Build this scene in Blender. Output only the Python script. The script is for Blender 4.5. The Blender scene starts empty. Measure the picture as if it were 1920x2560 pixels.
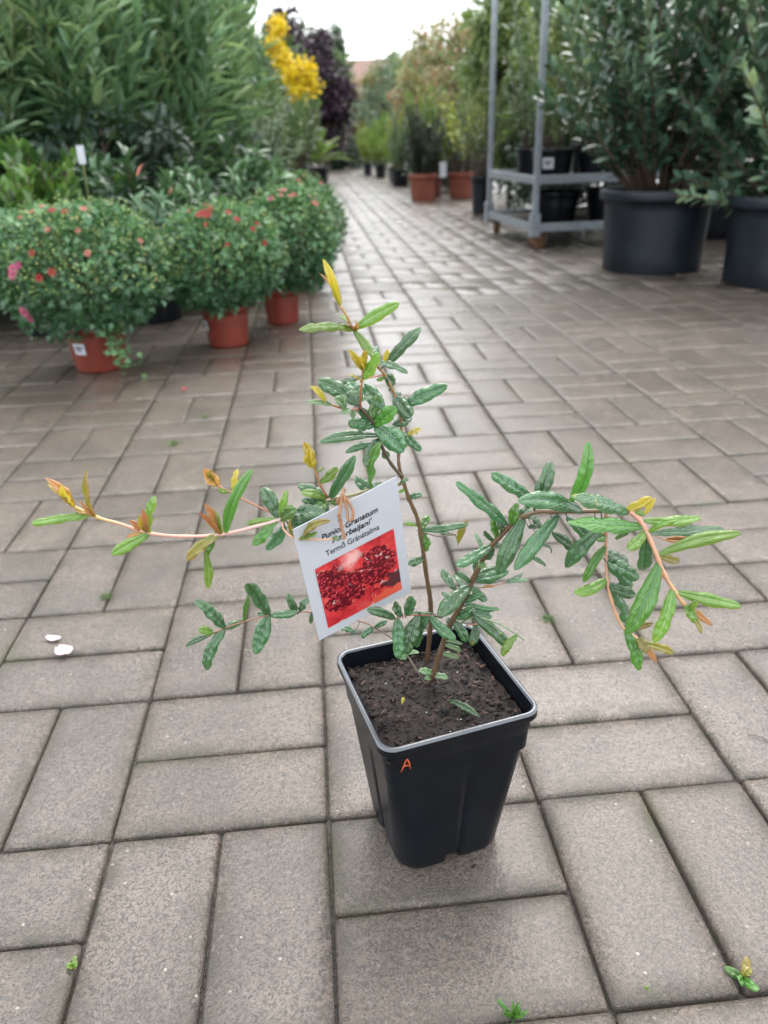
import bpy, bmesh, math, random
import numpy as np
from mathutils import Vector, Matrix, noise

# ------------------------------------------------------------------ camera, sky, sun, exposure
scene = bpy.context.scene
COL = scene.collection
CAM_POS = Vector((0.0192, -0.5299, 0.5710))
YAW, PITCH, ROLL = 0.07965, 0.44968, -0.03337
fwd = Vector((math.sin(YAW) * math.cos(PITCH), math.cos(YAW) * math.cos(PITCH), -math.sin(PITCH)))
r0 = Vector((math.cos(YAW), -math.sin(YAW), 0.0))
u0 = r0.cross(fwd)
cam_r = r0 * math.cos(ROLL) + u0 * math.sin(ROLL)
cam_u = -r0 * math.sin(ROLL) + u0 * math.cos(ROLL)
cd = bpy.data.cameras.new("camera")
cd.sensor_fit = 'HORIZONTAL'
cd.sensor_width = 27.0
cd.lens = 27.0 / 2 / math.tan(math.radians(53.0 / 2))
cd.clip_start = 0.01
cd.clip_end = 500.0
cd.dof.use_dof = True
cd.dof.focus_distance = 0.615
cd.dof.aperture_fstop = 6.6
cam = bpy.data.objects.new("camera", cd)
COL.objects.link(cam)
cam.matrix_world = Matrix((
    (cam_r.x, cam_u.x, -fwd.x, CAM_POS.x),
    (cam_r.y, cam_u.y, -fwd.y, CAM_POS.y),
    (cam_r.z, cam_u.z, -fwd.z, CAM_POS.z),
    (0, 0, 0, 1)))
scene.camera = cam

SUN_EL, SUN_AZ = math.radians(58), math.radians(20)
world = bpy.data.worlds.new("World")
scene.world = world
world.use_nodes = True
wn, wl = world.node_tree.nodes, world.node_tree.links
wn.clear()
w_out = wn.new("ShaderNodeOutputWorld")
w_sky = wn.new("ShaderNodeTexSky")
w_sky.sky_type = 'NISHITA'
w_sky.sun_disc = False
w_sky.sun_elevation = SUN_EL
w_sky.sun_rotation = SUN_AZ
w_sky.dust_density = 4.0
w_bg = wn.new("ShaderNodeBackground")
w_bg.inputs["Strength"].default_value = 0.05
w_cloud = wn.new("ShaderNodeBackground")          # the even white cloud deck of a rainy day
w_cloud.inputs["Color"].default_value = (0.95, 0.985, 1.0, 1)
w_cloud.inputs["Strength"].default_value = 1.05
w_add = wn.new("ShaderNodeAddShader")
wl.new(w_sky.outputs[0], w_bg.inputs["Color"])
wl.new(w_bg.outputs[0], w_add.inputs[0])
wl.new(w_cloud.outputs[0], w_add.inputs[1])
wl.new(w_add.outputs[0], w_out.inputs["Surface"])

sd = bpy.data.lights.new("sun", 'SUN')
sd.energy = 0.9
sd.angle = math.radians(35)
sd.color = (1.0, 0.97, 0.93)
sun = bpy.data.objects.new("sun", sd)
COL.objects.link(sun)
sun.rotation_euler = (math.radians(90) - SUN_EL, 0, math.pi - SUN_AZ)

vs = scene.view_settings
vs.view_transform = 'Standard'
vs.look = 'None'
vs.exposure = 1.2
vs.gamma = 1.0
vs.use_curve_mapping = False

# ------------------------------------------------------------------ helpers
RNG = np.random.default_rng(11)
random.seed(5)


def link(o, parent=None, loc=None, rot=None, scale=None):
    COL.objects.link(o)
    if parent is not None:
        o.parent = parent
    if loc is not None:
        o.location = loc
    if rot is not None:
        o.rotation_euler = rot
    if scale is not None:
        o.scale = scale
    return o


def tag(o, label=None, cat=None, group=None, kind=None):
    if label: o["label"] = label
    if cat: o["category"] = cat
    if group: o["group"] = group
    if kind: o["kind"] = kind
    return o


def empty(name, loc, label, cat, group=None, rz=0.0):
    o = bpy.data.objects.new(name, None)
    o.empty_display_size = 0.02
    link(o, None, loc, (0, 0, rz))
    return tag(o, label, cat, group)


def smooth(me, on=True):
    me.polygons.foreach_set("use_smooth", np.full(len(me.polygons), on, dtype=bool))


def mesh_from(name, verts, faces, mat=None, sm=True, uv=None, tone=None):
    me = bpy.data.meshes.new(name)
    me.from_pydata([tuple(v) for v in verts], [], [tuple(f) for f in faces])
    if mat: me.materials.append(mat)
    if sm: smooth(me)
    if uv is not None:
        lay = me.uv_layers.new(name="UVMap")
        idx = np.empty(len(me.loops), dtype=np.int32)
        me.loops.foreach_get("vertex_index", idx)
        lay.data.foreach_set("uv", np.asarray(uv, dtype=np.float32)[idx].ravel())
    if tone is not None:
        a = me.attributes.new("tone", 'FLOAT', 'POINT')
        a.data.foreach_set("value", np.asarray(tone, dtype=np.float32))
    me.update()
    return me


def part(name, me, parent=None, loc=None, rot=None, scale=None, kind=None):
    o = bpy.data.objects.new(name, me)
    link(o, parent, loc, rot, scale)
    if kind: o["kind"] = kind
    return o


def fast_mesh(name, V, F, mat, tone=None, sm=False):
    """V (n,3), F (m,k) arrays with a constant number k of corners."""
    V = np.asarray(V, dtype=np.float32); F = np.asarray(F, dtype=np.int32)
    k = F.shape[1]
    me = bpy.data.meshes.new(name)
    me.vertices.add(len(V)); me.vertices.foreach_set("co", V.ravel())
    me.loops.add(F.size); me.loops.foreach_set("vertex_index", F.ravel())
    me.polygons.add(len(F))
    me.polygons.foreach_set("loop_start", np.arange(0, F.size, k, dtype=np.int32))
    me.materials.append(mat)
    if sm: smooth(me)
    if tone is not None:
        a = me.attributes.new("tone", 'FLOAT', 'POINT')
        a.data.foreach_set("value", np.asarray(tone, dtype=np.float32))
    me.update(calc_edges=True)
    me.validate()
    return me


def catmull(pts, sub=4):
    P = [Vector(p) for p in pts]
    if len(P) < 3:
        return [P[0].lerp(P[-1], i / sub) for i in range(sub + 1)]
    out = []
    for i in range(len(P) - 1):
        a = P[i - 1] if i else P[0] * 2 - P[1]
        b, c = P[i], P[i + 1]
        d = P[i + 2] if i + 2 < len(P) else P[-1] * 2 - P[-2]
        for k in range(sub):
            t = k / sub
            out.append(0.5 * ((2 * b) + (c - a) * t + (2 * a - 5 * b + 4 * c - d) * t * t + (3 * b - a - 3 * c + d) * t ** 3))
    out.append(P[-1])
    return out


def tube(pts, radii, seg=8, base=0, uv=False):
    """Swept tube through pts; radii a list of the same length. Returns verts, faces, uv."""
    n = len(pts)
    V, F, U = [], [], []
    prev = None
    for i, p in enumerate(pts):
        d = (pts[min(i + 1, n - 1)] - pts[max(i - 1, 0)])
        if d.length < 1e-9: d = Vector((0, 0, 1))
        d.normalize()
        if prev is None:
            a = Vector((1, 0, 0)) if abs(d.x) < 0.8 else Vector((0, 1, 0))
            x = d.cross(a).normalized()
        else:
            x = (prev - d * prev.dot(d))
            x = x.normalized() if x.length > 1e-6 else d.orthogonal().normalized()
        prev = x
        y = d.cross(x)
        for k in range(seg):
            t = 2 * math.pi * k / seg
            V.append(p + (x * math.cos(t) + y * math.sin(t)) * radii[i])
            U.append((k / seg, i / max(1, n - 1)))
    for i in range(n - 1):
        for k in range(seg):
            a = base + i * seg + k; b = base + i * seg + (k + 1) % seg
            F.append((a, b, b + seg, a + seg))
    F.append(tuple(base + k for k in reversed(range(seg))))
    F.append(tuple(base + (n - 1) * seg + k for k in range(seg)))
    return V, F, U


def lathe(profile, seg=40, wob=0.0):
    V, F = [], []
    n = len(profile)
    for i in range(seg):
        t = 2 * math.pi * i / seg
        for (rr, z) in profile:
            V.append((rr * math.cos(t), rr * math.sin(t), z))
    for i in range(seg):
        j = (i + 1) % seg
        for k in range(n - 1):
            F.append((i * n + k, j * n + k, j * n + k + 1, i * n + k + 1))
    return V, F


def box(x0, x1, y0, y1, z0, z1, base=0):
    V = [(x0, y0, z0), (x1, y0, z0), (x1, y1, z0), (x0, y1, z0), (x0, y0, z1), (x1, y0, z1), (x1, y1, z1), (x0, y1, z1)]
    F = [(0, 3, 2, 1), (4, 5, 6, 7), (0, 1, 5, 4), (1, 2, 6, 5), (2, 3, 7, 6), (3, 0, 4, 7)]
    return V, [tuple(base + i for i in f) for f in F]


def bevel_box(name, x0, x1, y0, y1, z0, z1, mat, bev=0.002):
    bm = bmesh.new()
    V, F = box(x0, x1, y0, y1, z0, z1)
    vv = [bm.verts.new(v) for v in V]
    for f in F: bm.faces.new([vv[i] for i in f])
    bmesh.ops.bevel(bm, geom=bm.edges[:], offset=bev, segments=2, affect='EDGES', profile=0.6)
    me = bpy.data.meshes.new(name); bm.to_mesh(me); bm.free()
    me.materials.append(mat)
    return me


# ------------------------------------------------------------------ materials
class NT:
    def __init__(self, name):
        self.m = bpy.data.materials.new(name); self.m.use_nodes = True
        self.t = self.m.node_tree; self.n = self.t.nodes; self.l = self.t.links
        self.b = self.n["Principled BSDF"]; self.out = self.n["Material Output"]
    def add(self, typ, **kw):
        nd = self.n.new(typ)
        for k, v in kw.items():
            if k in nd.inputs: nd.inputs[k].default_value = v
            else: setattr(nd, k, v)
        return nd
    def go(self, a, b): self.l.new(a, b)
    def set(self, **kw):
        for k, v in kw.items(): self.b.inputs[k.replace("_", " ")].default_value = v
    def ramp(self, src, stops, interp='LINEAR'):
        r = self.n.new("ShaderNodeValToRGB"); r.color_ramp.interpolation = interp
        e = r.color_ramp.elements
        while len(e) < len(stops): e.new(0.5)
        for el, (p, c) in zip(e, stops):
            el.position = p
            el.color = (*c, 1) if len(c) == 3 else c
        self.l.new(src, r.inputs[0]); return r.outputs[0]
    def fac(self, src, lo, hi):
        if lo > hi: return self.ramp(src, [(hi, (1, 1, 1)), (lo, (0, 0, 0))])
        return self.ramp(src, [(lo, (0, 0, 0)), (hi, (1, 1, 1))])
    def mix(self, f, a, b, mode='MIX'):
        nd = self.n.new("ShaderNodeMix"); nd.data_type = 'RGBA'; nd.blend_type = mode
        for sock, v in ((nd.inputs[0], f), (nd.inputs[6], a), (nd.inputs[7], b)):
            if hasattr(v, "links"): self.l.new(v, sock)
            elif isinstance(v, tuple): sock.default_value = (*v, 1) if len(v) == 3 else v
            else: sock.default_value = v
        return nd.outputs[2]
    def math(self, op, a, b=0.0, clamp=False):
        nd = self.n.new("ShaderNodeMath"); nd.operation = op; nd.use_clamp = clamp
        for sock, v in ((nd.inputs[0], a), (nd.inputs[1], b)):
            if hasattr(v, "links"): self.l.new(v, sock)
            else: sock.default_value = v
        return nd.outputs[0]
    def noise(self, vec, scale, detail=3.0, rough=0.55, dist=0.0):
        nd = self.n.new("ShaderNodeTexNoise")
        nd.inputs["Scale"].default_value = scale; nd.inputs["Detail"].default_value = detail
        nd.inputs["Roughness"].default_value = rough; nd.inputs["Distortion"].default_value = dist
        if vec is not None: self.l.new(vec, nd.inputs["Vector"])
        return nd.outputs[0]
    def voro(self, vec, scale, feature='F1'):
        nd = self.n.new("ShaderNodeTexVoronoi"); nd.feature = feature
        nd.inputs["Scale"].default_value = scale
        if vec is not None: self.l.new(vec, nd.inputs["Vector"])
        return nd
    def bump(self, h, strength=0.4, dist=0.001, prev=None):
        nd = self.n.new("ShaderNodeBump"); nd.inputs["Strength"].default_value = strength; nd.inputs["Distance"].default_value = dist
        self.l.new(h, nd.inputs["Height"])
        if prev is not None: self.l.new(prev, nd.inputs["Normal"])
        return nd.outputs[0]
    def pos(self): return self.n.new("ShaderNodeNewGeometry").outputs["Position"]
    def attr(self, name):
        nd = self.n.new("ShaderNodeAttribute"); nd.attribute_name = name; return nd.outputs["Fac"]
    def obj(self): return self.n.new("ShaderNodeTexCoord").outputs["Object"]
    def rnd(self): return self.n.new("ShaderNodeObjectInfo").outputs["Random"]
    def uvxy(self):
        u = self.n.new("ShaderNodeTexCoord").outputs["UV"]
        s = self.n.new("ShaderNodeSeparateXYZ"); self.l.new(u, s.inputs[0]); return s.outputs[0], s.outputs[1], u
    def translucent(self, color, amount):
        tr = self.n.new("ShaderNodeBsdfTranslucent"); mx = self.n.new("ShaderNodeMixShader")
        mx.inputs[0].default_value = amount
        if hasattr(color, "links"): self.l.new(color, tr.inputs[0])
        else: tr.inputs[0].default_value = (*color, 1)
        self.l.new(self.b.outputs[0], mx.inputs[1]); self.l.new(tr.outputs[0], mx.inputs[2])
        self.l.new(mx.outputs[0], self.out.inputs[0])


def m_plain(name, col, rough=0.5, metal=0.0, nscale=40.0, var=0.25, bump=0.15, bdist=0.0006, spec=0.5):
    t = NT(name)
    o = t.obj()
    n = t.noise(o, nscale, 5)
    c = t.mix(t.fac(n, 0.3, 0.7), tuple(x * (1 - var) for x in col), tuple(min(1, x * (1 + var)) for x in col))
    t.go(c, t.b.inputs["Base Color"])
    t.set(Roughness=rough, Metallic=metal)
    t.b.inputs["Specular IOR Level"].default_value = spec
    t.go(t.bump(t.noise(o, nscale * 6, 3), bump, bdist), t.b.inputs["Normal"])
    return t.m


def m_brick():
    t = NT("concrete_paver")
    p = t.pos()
    tone = t.attr("tone"); edge = t.attr("edge")
    off = t.add("ShaderNodeVectorMath", operation='ADD')
    cmb = t.add("ShaderNodeCombineXYZ")
    t.go(t.math('MULTIPLY', tone, 7.3), cmb.inputs[0]); t.go(t.math('MULTIPLY', tone, 3.1), cmb.inputs[2])
    t.go(p, off.inputs[0]); t.go(cmb.outputs[0], off.inputs[1])
    q = off.outputs[0]
    base = t.ramp(tone, [(0.0, (0.142, 0.107, 0.081)), (0.35, (0.172, 0.132, 0.102)), (0.7, (0.202, 0.158, 0.126)), (1.0, (0.172, 0.138, 0.114))])
    stain = t.noise(q, 9.0, 5, 0.6)
    c = t.mix(t.fac(stain, 0.42, 0.72), base, (0.090, 0.071, 0.056))
    blot = t.noise(p, 2.2, 5, 0.65)
    c = t.mix(t.math('MULTIPLY', t.fac(blot, 0.46, 0.68), 0.55), c, (0.076, 0.057, 0.044))
    pink = t.noise(q, 14.0, 3)
    c = t.mix(t.math('MULTIPLY', t.fac(pink, 0.6, 0.75), 0.35), c, (0.17, 0.11, 0.09))
    fine = t.noise(q, 400.0, 5, 0.72, 0.9)
    c = t.mix(t.math('MULTIPLY', t.fac(fine, 0.49, 0.44), 0.85), c, (0.034, 0.027, 0.022))
    mid = t.noise(q, 210.0, 3, 0.6)
    c = t.mix(t.math('MULTIPLY', t.fac(mid, 0.52, 0.7), 0.35), c, (0.23, 0.198, 0.172))
    pit = t.noise(q, 260.0, 2, 0.5, 1.6)
    c = t.mix(t.math('MULTIPLY', t.fac(pit, 0.44, 0.37), 0.8), c, (0.03, 0.025, 0.021))
    v = t.voro(q, 190.0)
    pick = t.n.new("ShaderNodeSeparateColor"); t.go(v.outputs["Color"], pick.inputs[0])
    speck = t.math('MULTIPLY', t.math('LESS_THAN', v.outputs["Distance"], 0.26), t.math('GREATER_THAN', pick.outputs[0], 0.968))
    c = t.mix(t.math('MULTIPLY', speck, t.math('MULTIPLY', pick.outputs[2], 0.75)), c, (0.42, 0.38, 0.32))
    dark = t.math('MULTIPLY', t.math('LESS_THAN', v.outputs["Distance"], 0.36), t.math('LESS_THAN', pick.outputs[1], 0.10))
    c = t.mix(t.math('MULTIPLY', dark, 0.8), c, (0.07, 0.06, 0.055))
    grime = t.noise(p, 15.0, 6, 0.75)
    ge = t.math('MULTIPLY', edge, t.fac(grime, 0.44, 0.54), True)
    c = t.mix(t.math('MULTIPLY', t.math('MULTIPLY', ge, t.fac(mid, 0.3, 0.5)), 0.9), c, (0.052, 0.045, 0.030))
    moss = t.math('MULTIPLY', t.math('POWER', edge, 3.0), t.fac(t.noise(p, 5.5, 4, 0.6), 0.57, 0.69), True)
    c = t.mix(t.math('MULTIPLY', t.math('MULTIPLY', moss, t.fac(mid, 0.35, 0.55)), 0.8), c, (0.062, 0.068, 0.022))
    t.go(c, t.b.inputs["Base Color"])
    wet = t.noise(p, 1.3, 4, 0.6)
    t.go(t.ramp(wet, [(0.35, (0.22, 0.22, 0.22)), (0.65, (0.42, 0.42, 0.42))]), t.b.inputs["Roughness"])
    t.b.inputs["Specular IOR Level"].default_value = 0.55
    dirty = t.math('SUBTRACT', 0.9, t.math('MULTIPLY', edge, 0.6), True)
    t.go(dirty, t.b.inputs['Coat Weight'])
    t.b.inputs['Coat IOR'].default_value = 1.33
    t.go(t.bump(mid, 0.5, 0.0012), t.b.inputs['Coat Normal'])
    t.go(t.ramp(wet, [(0.35, (0.13, 0.13, 0.13)), (0.65, (0.32, 0.32, 0.32))]), t.b.inputs['Coat Roughness'])
    b1 = t.bump(fine, 1.0, 0.0016)
    b2 = t.bump(pit, 0.7, 0.0016, b1)
    t.go(b2, t.b.inputs["Normal"])
    return t.m


def m_joint():
    t = NT("joint_sand")
    p = t.pos()
    c = t.mix(t.fac(t.noise(p, 160, 4), 0.35, 0.65), (0.018, 0.015, 0.013), (0.06, 0.05, 0.04))
    moss = t.fac(t.noise(p, 4.2, 5, 0.65), 0.56, 0.66)
    c = t.mix(t.math('MULTIPLY', moss, 0.7), c, (0.045, 0.05, 0.014))
    t.go(c, t.b.inputs["Base Color"]); t.set(Roughness=0.22)
    t.go(t.bump(t.noise(p, 300, 4), 0.9, 0.003), t.b.inputs["Normal"])
    return t.m


def m_foliage(name, stops, rough=0.42, trans=0.22, tcol=None, spec=0.5):
    """Leaf material: colour by the leaf's own tone, with mottling."""
    t = NT(name)
    tone = t.attr("tone")
    rn = t.math('MULTIPLY', t.math('SUBTRACT', t.rnd(), 0.5), 0.25)
    v = t.math('ADD', tone, t.math('ADD', rn, t.math('MULTIPLY', t.math('SUBTRACT', t.noise(t.pos(), 25, 2), 0.5), 0.5)), True)
    c = t.ramp(v, stops)
    t.go(c, t.b.inputs["Base Color"]); t.set(Roughness=rough)
    t.b.inputs["Specular IOR Level"].default_value = spec
    tc = t.mix(0.5, c, tcol or (0.18, 0.3, 0.05))
    t.translucent(tc, trans)
    return t.m


def m_pome(name, c1, c2, rib, rough=0.3, trans=0.25, spots=False, redge=None, mid=None):
    """Wet pomegranate leaf: midrib, side veins, mottling, drops; c1 towards the base, c2 towards the tip."""
    t = NT(name)
    ux, vy, uv = t.uvxy()
    d = t.math('ABSOLUTE', t.math('SUBTRACT', ux, 0.5))            # 0 on the midrib, 0.5 at the margin
    rn = t.rnd()
    o = t.obj()
    n = t.noise(o, 90, 4, 0.6)
    f = t.math('ADD', t.math('MULTIPLY', vy, 0.55), t.math('MULTIPLY', t.math('SUBTRACT', n, 0.35), 0.7), True)
    c = t.mix(f, c1, c2)
    # side veins: slanted bands
    s = t.math('ADD', t.math('MULTIPLY', vy, 62.0), t.math('MULTIPLY', d, -46.0))
    s = t.math('ADD', s, t.math('MULTIPLY', n, 5.0))
    band = t.math('SINE', s)
    veins = t.math('MULTIPLY', t.fac(band, 0.72, 1.0), t.fac(d, 0.03, 0.1))
    c = t.mix(t.math('MULTIPLY', veins, 0.28), c, rib)
    c = t.mix(t.math('MULTIPLY', t.fac(d, 0.045, 0.02), 0.85), c, mid or rib)  # a dark mid colour paints in the shade of the midrib groove
    if redge:
        c = t.mix(t.math('MULTIPLY', t.fac(d, 0.38, 0.5), 0.6), c, redge)
    if spots:
        sp = t.fac(t.noise(o, 160, 3, 0.5), 0.62, 0.68)
        sp = t.math('MULTIPLY', sp, t.fac(vy, 0.45, 0.75))
        c = t.mix(sp, c, (0.42, 0.3, 0.02))
        c = t.mix(t.math('MULTIPLY', t.fac(t.noise(o, 160, 3, 0.5), 0.68, 0.72), t.fac(vy, 0.45, 0.75)), c, (0.035, 0.015, 0.008))
    hsv = t.add("ShaderNodeHueSaturation")
    t.go(t.math('ADD', 0.78, t.math('MULTIPLY', rn, 0.45)), hsv.inputs["Value"])
    t.go(t.math('ADD', 0.488, t.math('MULTIPLY', rn, 0.024)), hsv.inputs["Hue"])
    t.go(c, hsv.inputs["Color"])
    t.go(hsv.outputs[0], t.b.inputs["Base Color"])
    t.set(Roughness=rough)
    t.b.inputs["Specular IOR Level"].default_value = 0.6
    t.b.inputs['Coat Weight'].default_value = 1.0
    t.b.inputs['Coat IOR'].default_value = 1.6
    t.b.inputs['Coat Roughness'].default_value = 0.14
    h = t.math('ADD', t.math('MULTIPLY', veins, -0.8), t.math('MULTIPLY', n, 0.9))
    pu = t.noise(o, 230, 3, .5)
    h = t.math('ADD', h, t.math('MULTIPLY', pu, 1.1))
    b1 = t.bump(h, 0.8, 0.0011)
    dv = t.voro(o, 420.0)
    pk = t.n.new("ShaderNodeSeparateColor"); t.go(dv.outputs["Color"], pk.inputs[0])
    drop = t.math('MULTIPLY', t.fac(dv.outputs["Distance"], 0.34, 0.05), t.math('GREATER_THAN', pk.outputs[0], 0.84))
    bn = t.bump(drop, 0.5, 0.0006, b1)
    t.go(bn, t.b.inputs["Normal"]); t.go(bn, t.b.inputs["Coat Normal"])
    t.translucent(hsv.outputs[0], trans)
    return t.m


def m_stem(name, c1, c2, rough=0.45):
    t = NT(name)
    ux, vy, uv = t.uvxy()
    o = t.obj()
    n = t.noise(o, 220, 4)
    c = t.mix(t.math('ADD', t.math('MULTIPLY', vy, 0.9), t.math('MULTIPLY', t.math('SUBTRACT', n, 0.5), 0.8), True), c1, c2)
    t.go(c, t.b.inputs["Base Color"]); t.set(Roughness=rough)
    t.go(t.bump(n, 0.5, 0.0006), t.b.inputs["Normal"])
    t.b.inputs['Coat Weight'].default_value = 0.5; t.b.inputs['Coat Roughness'].default_value = 0.2
    return t.m


def m_soil():
    t = NT("potting_soil")
    o = t.obj()
    n = t.noise(o, 90, 6, 0.7)
    c = t.ramp(n, [(0.3, (0.006, 0.004, 0.003)), (0.5, (0.018, 0.011, 0.0085)), (0.66, (0.045, 0.025, 0.018)), (0.8, (0.12, 0.055, 0.035))])
    t.go(c, t.b.inputs["Base Color"]); t.set(Roughness=0.55)
    t.go(t.bump(t.noise(o, 260, 6, 0.7), 1.0, 0.004), t.b.inputs["Normal"])
    return t.m


M = {}
M['brick'] = m_brick()
M['joint'] = m_joint()
M['ground'] = m_plain("grey_yard_ground", (0.11, 0.10, 0.09), 0.5, nscale=2.0, bump=0.3, bdist=0.01)
M['blackpot'] = m_plain("black_pot_plastic", (0.0035, 0.0050, 0.0078), 0.34, nscale=30, var=0.3, bump=0.12, bdist=0.0004, spec=0.24)
M['dustpot'] = m_plain("dusty_black_tub_plastic", (0.0075, 0.0110, 0.0165), 0.46, nscale=7, var=0.55, bump=0.25, bdist=0.001, spec=0.35)
M['terra'] = m_plain("terracotta_plastic", (0.14, 0.0175, 0.0062), 0.5, nscale=20, var=0.16, bump=0.15, bdist=0.0005)
M['oldterra'] = m_plain("weathered_terracotta", (0.19, 0.048, 0.026), 0.6, nscale=9, var=0.25, bump=0.3, bdist=0.001)
M['soil'] = m_soil()
M['worn_lit_rim'] = m_plain("worn_pot_rim", (0.014, 0.022, 0.034), 0.35, nscale=60, var=0.5, bump=0.2, bdist=0.0005)  # wet worn rim; its paler blue base also paints in a sky highlight
M['worn_lit_rim'].node_tree.nodes['Principled BSDF'].inputs['Coat Weight'].default_value = 1.0
M['worn_lit_rim'].node_tree.nodes['Principled BSDF'].inputs['Coat IOR'].default_value = 1.7
M['worn_lit_rim'].node_tree.nodes['Principled BSDF'].inputs['Coat Roughness'].default_value = 0.2
M['zinc'] = m_plain("galvanised_steel", (0.26, 0.29, 0.32), 0.42, metal=0.5, nscale=22, var=0.2, bump=0.15)
M['rust'] = m_plain("rusty_caster", (0.17, 0.085, 0.045), 0.7, nscale=50, var=0.4)
M['rubber'] = m_plain("dark_rubber", (0.03, 0.03, 0.032), 0.7)
M['plywood'] = m_plain("wet_dark_plywood", (0.09, 0.075, 0.06), 0.5, nscale=12, var=0.3)
M['card'] = m_plain("white_tag_card", (0.49, 0.50, 0.54), 0.35, nscale=60, var=0.02, bump=0.05)
M['ink'] = m_plain("black_print", (0.012, 0.012, 0.014), 0.4)
M['marker'] = m_plain("orange_marker", (0.42, 0.075, 0.022), 0.6, nscale=300, var=0.4)
M['tie'] = m_stem("brown_paper_tie", (0.22, 0.09, 0.032), (0.36, 0.17, 0.07), 0.6)
M['bark'] = m_plain("brown_bark", (0.075, 0.05, 0.035), 0.7, nscale=40, var=0.4, bump=0.6, bdist=0.002)
M['reedstem'] = m_plain("green_cane", (0.14, 0.17, 0.06), 0.5)
M['petal'] = m_plain("pale_pink_petal", (0.52, 0.40, 0.41), 0.4, nscale=60, var=0.12)
M['redpetal'] = m_plain("red_petal", (0.5, 0.03, 0.05), 0.45, nscale=60)
M['deadleaf'] = m_plain("dry_brown_leaf", (0.33, 0.15, 0.05), 0.6, nscale=80, var=0.3)
# pomegranate leaves
M['G'] = m_pome("leaf_dark_green", (0.030, 0.118, 0.032), (0.072, 0.205, 0.058), (0.14, 0.28, 0.13), 0.2, 0.2, mid=(0.01, 0.045, 0.014))
M['M'] = m_pome("leaf_fresh_green", (0.055, 0.185, 0.015), (0.12, 0.28, 0.028), (0.12, 0.28, 0.06), 0.3, 0.32, mid=(0.025, 0.10, 0.012))
M['L'] = m_pome("leaf_young_green", (0.11, 0.26, 0.02), (0.22, 0.38, 0.035), (0.28, 0.4, 0.12), 0.3, 0.35, redge=(0.28, 0.3, 0.03))
M['P'] = m_pome("leaf_pale_small", (0.13, 0.25, 0.11), (0.22, 0.34, 0.14), (0.3, 0.42, 0.2), 0.35, 0.3)
M['Y'] = m_pome("leaf_tip_yellow", (0.40, 0.36, 0.02), (0.60, 0.44, 0.03), (0.5, 0.27, 0.03), 0.32, 0.38, redge=(0.45, 0.2, 0.03))
M['V'] = m_pome("leaf_olive_bronze", (0.22, 0.26, 0.025), (0.36, 0.24, 0.03), (0.4, 0.25, 0.06), 0.32, 0.35, redge=(0.42, 0.14, 0.03))
M['O'] = m_pome("leaf_bud_orange", (0.50, 0.26, 0.06), (0.48, 0.17, 0.06), (0.56, 0.28, 0.13), 0.34, 0.35)
M['S'] = m_pome("leaf_spotted_green", (0.03, 0.105, 0.028), (0.075, 0.16, 0.04), (0.09, 0.19, 0.08), 0.25, 0.2, spots=True, mid=(0.01, 0.045, 0.014))
M['D'] = M['deadleaf']
M['st_brown'] = m_stem("stem_brown", (0.085, 0.045, 0.022), (0.15, 0.085, 0.03))
M['st_dark'] = m_stem("stem_dark_brown", (0.09, 0.065, 0.03), (0.055, 0.03, 0.02))
M['st_redtop'] = m_stem("stem_brown_to_orange", (0.12, 0.065, 0.03), (0.52, 0.27, 0.09))
def m_stem3(name, stops, rough=.42):
    t = NT(name)
    ux, vy, uv = t.uvxy()
    n = t.noise(t.obj(), 220, 4)
    c = t.ramp(t.math('ADD', vy, t.math('MULTIPLY', t.math('SUBTRACT', n, .5), .12)), stops)
    t.go(c, t.b.inputs["Base Color"]); t.set(Roughness=rough)
    t.go(t.bump(n, .5, .0006), t.b.inputs["Normal"])
    t.b.inputs['Coat Weight'].default_value = .8; t.b.inputs['Coat Roughness'].default_value = .18
    return t.m


M['st_left'] = m_stem3("stem_olive_to_pink", [(0, (.14, .12, .045)), (.26, (.22, .2, .08)), (.36, (.60, .42, .39)), (.6, (.58, .31, .26)), (.82, (.56, .24, .16)), (.92, (.52, .33, .1)), (1, (.42, .3, .06))])
M['st_low'] = m_stem3("stem_dark_to_red", [(0, (.05, .035, .022)), (.3, (.11, .07, .03)), (.5, (.2, .075, .04)), (1, (.3, .09, .05))])
M['st_red'] = m_stem("stem_red", (0.33, 0.095, 0.05), (0.5, 0.22, 0.09))
M['st_pink'] = m_stem("stem_pink", (0.52, 0.24, 0.18), (0.56, 0.33, 0.15), 0.38)
M['st_green'] = m_stem("stem_green", (0.14, 0.2, 0.06), (0.1, 0.2, 0.07))

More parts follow.
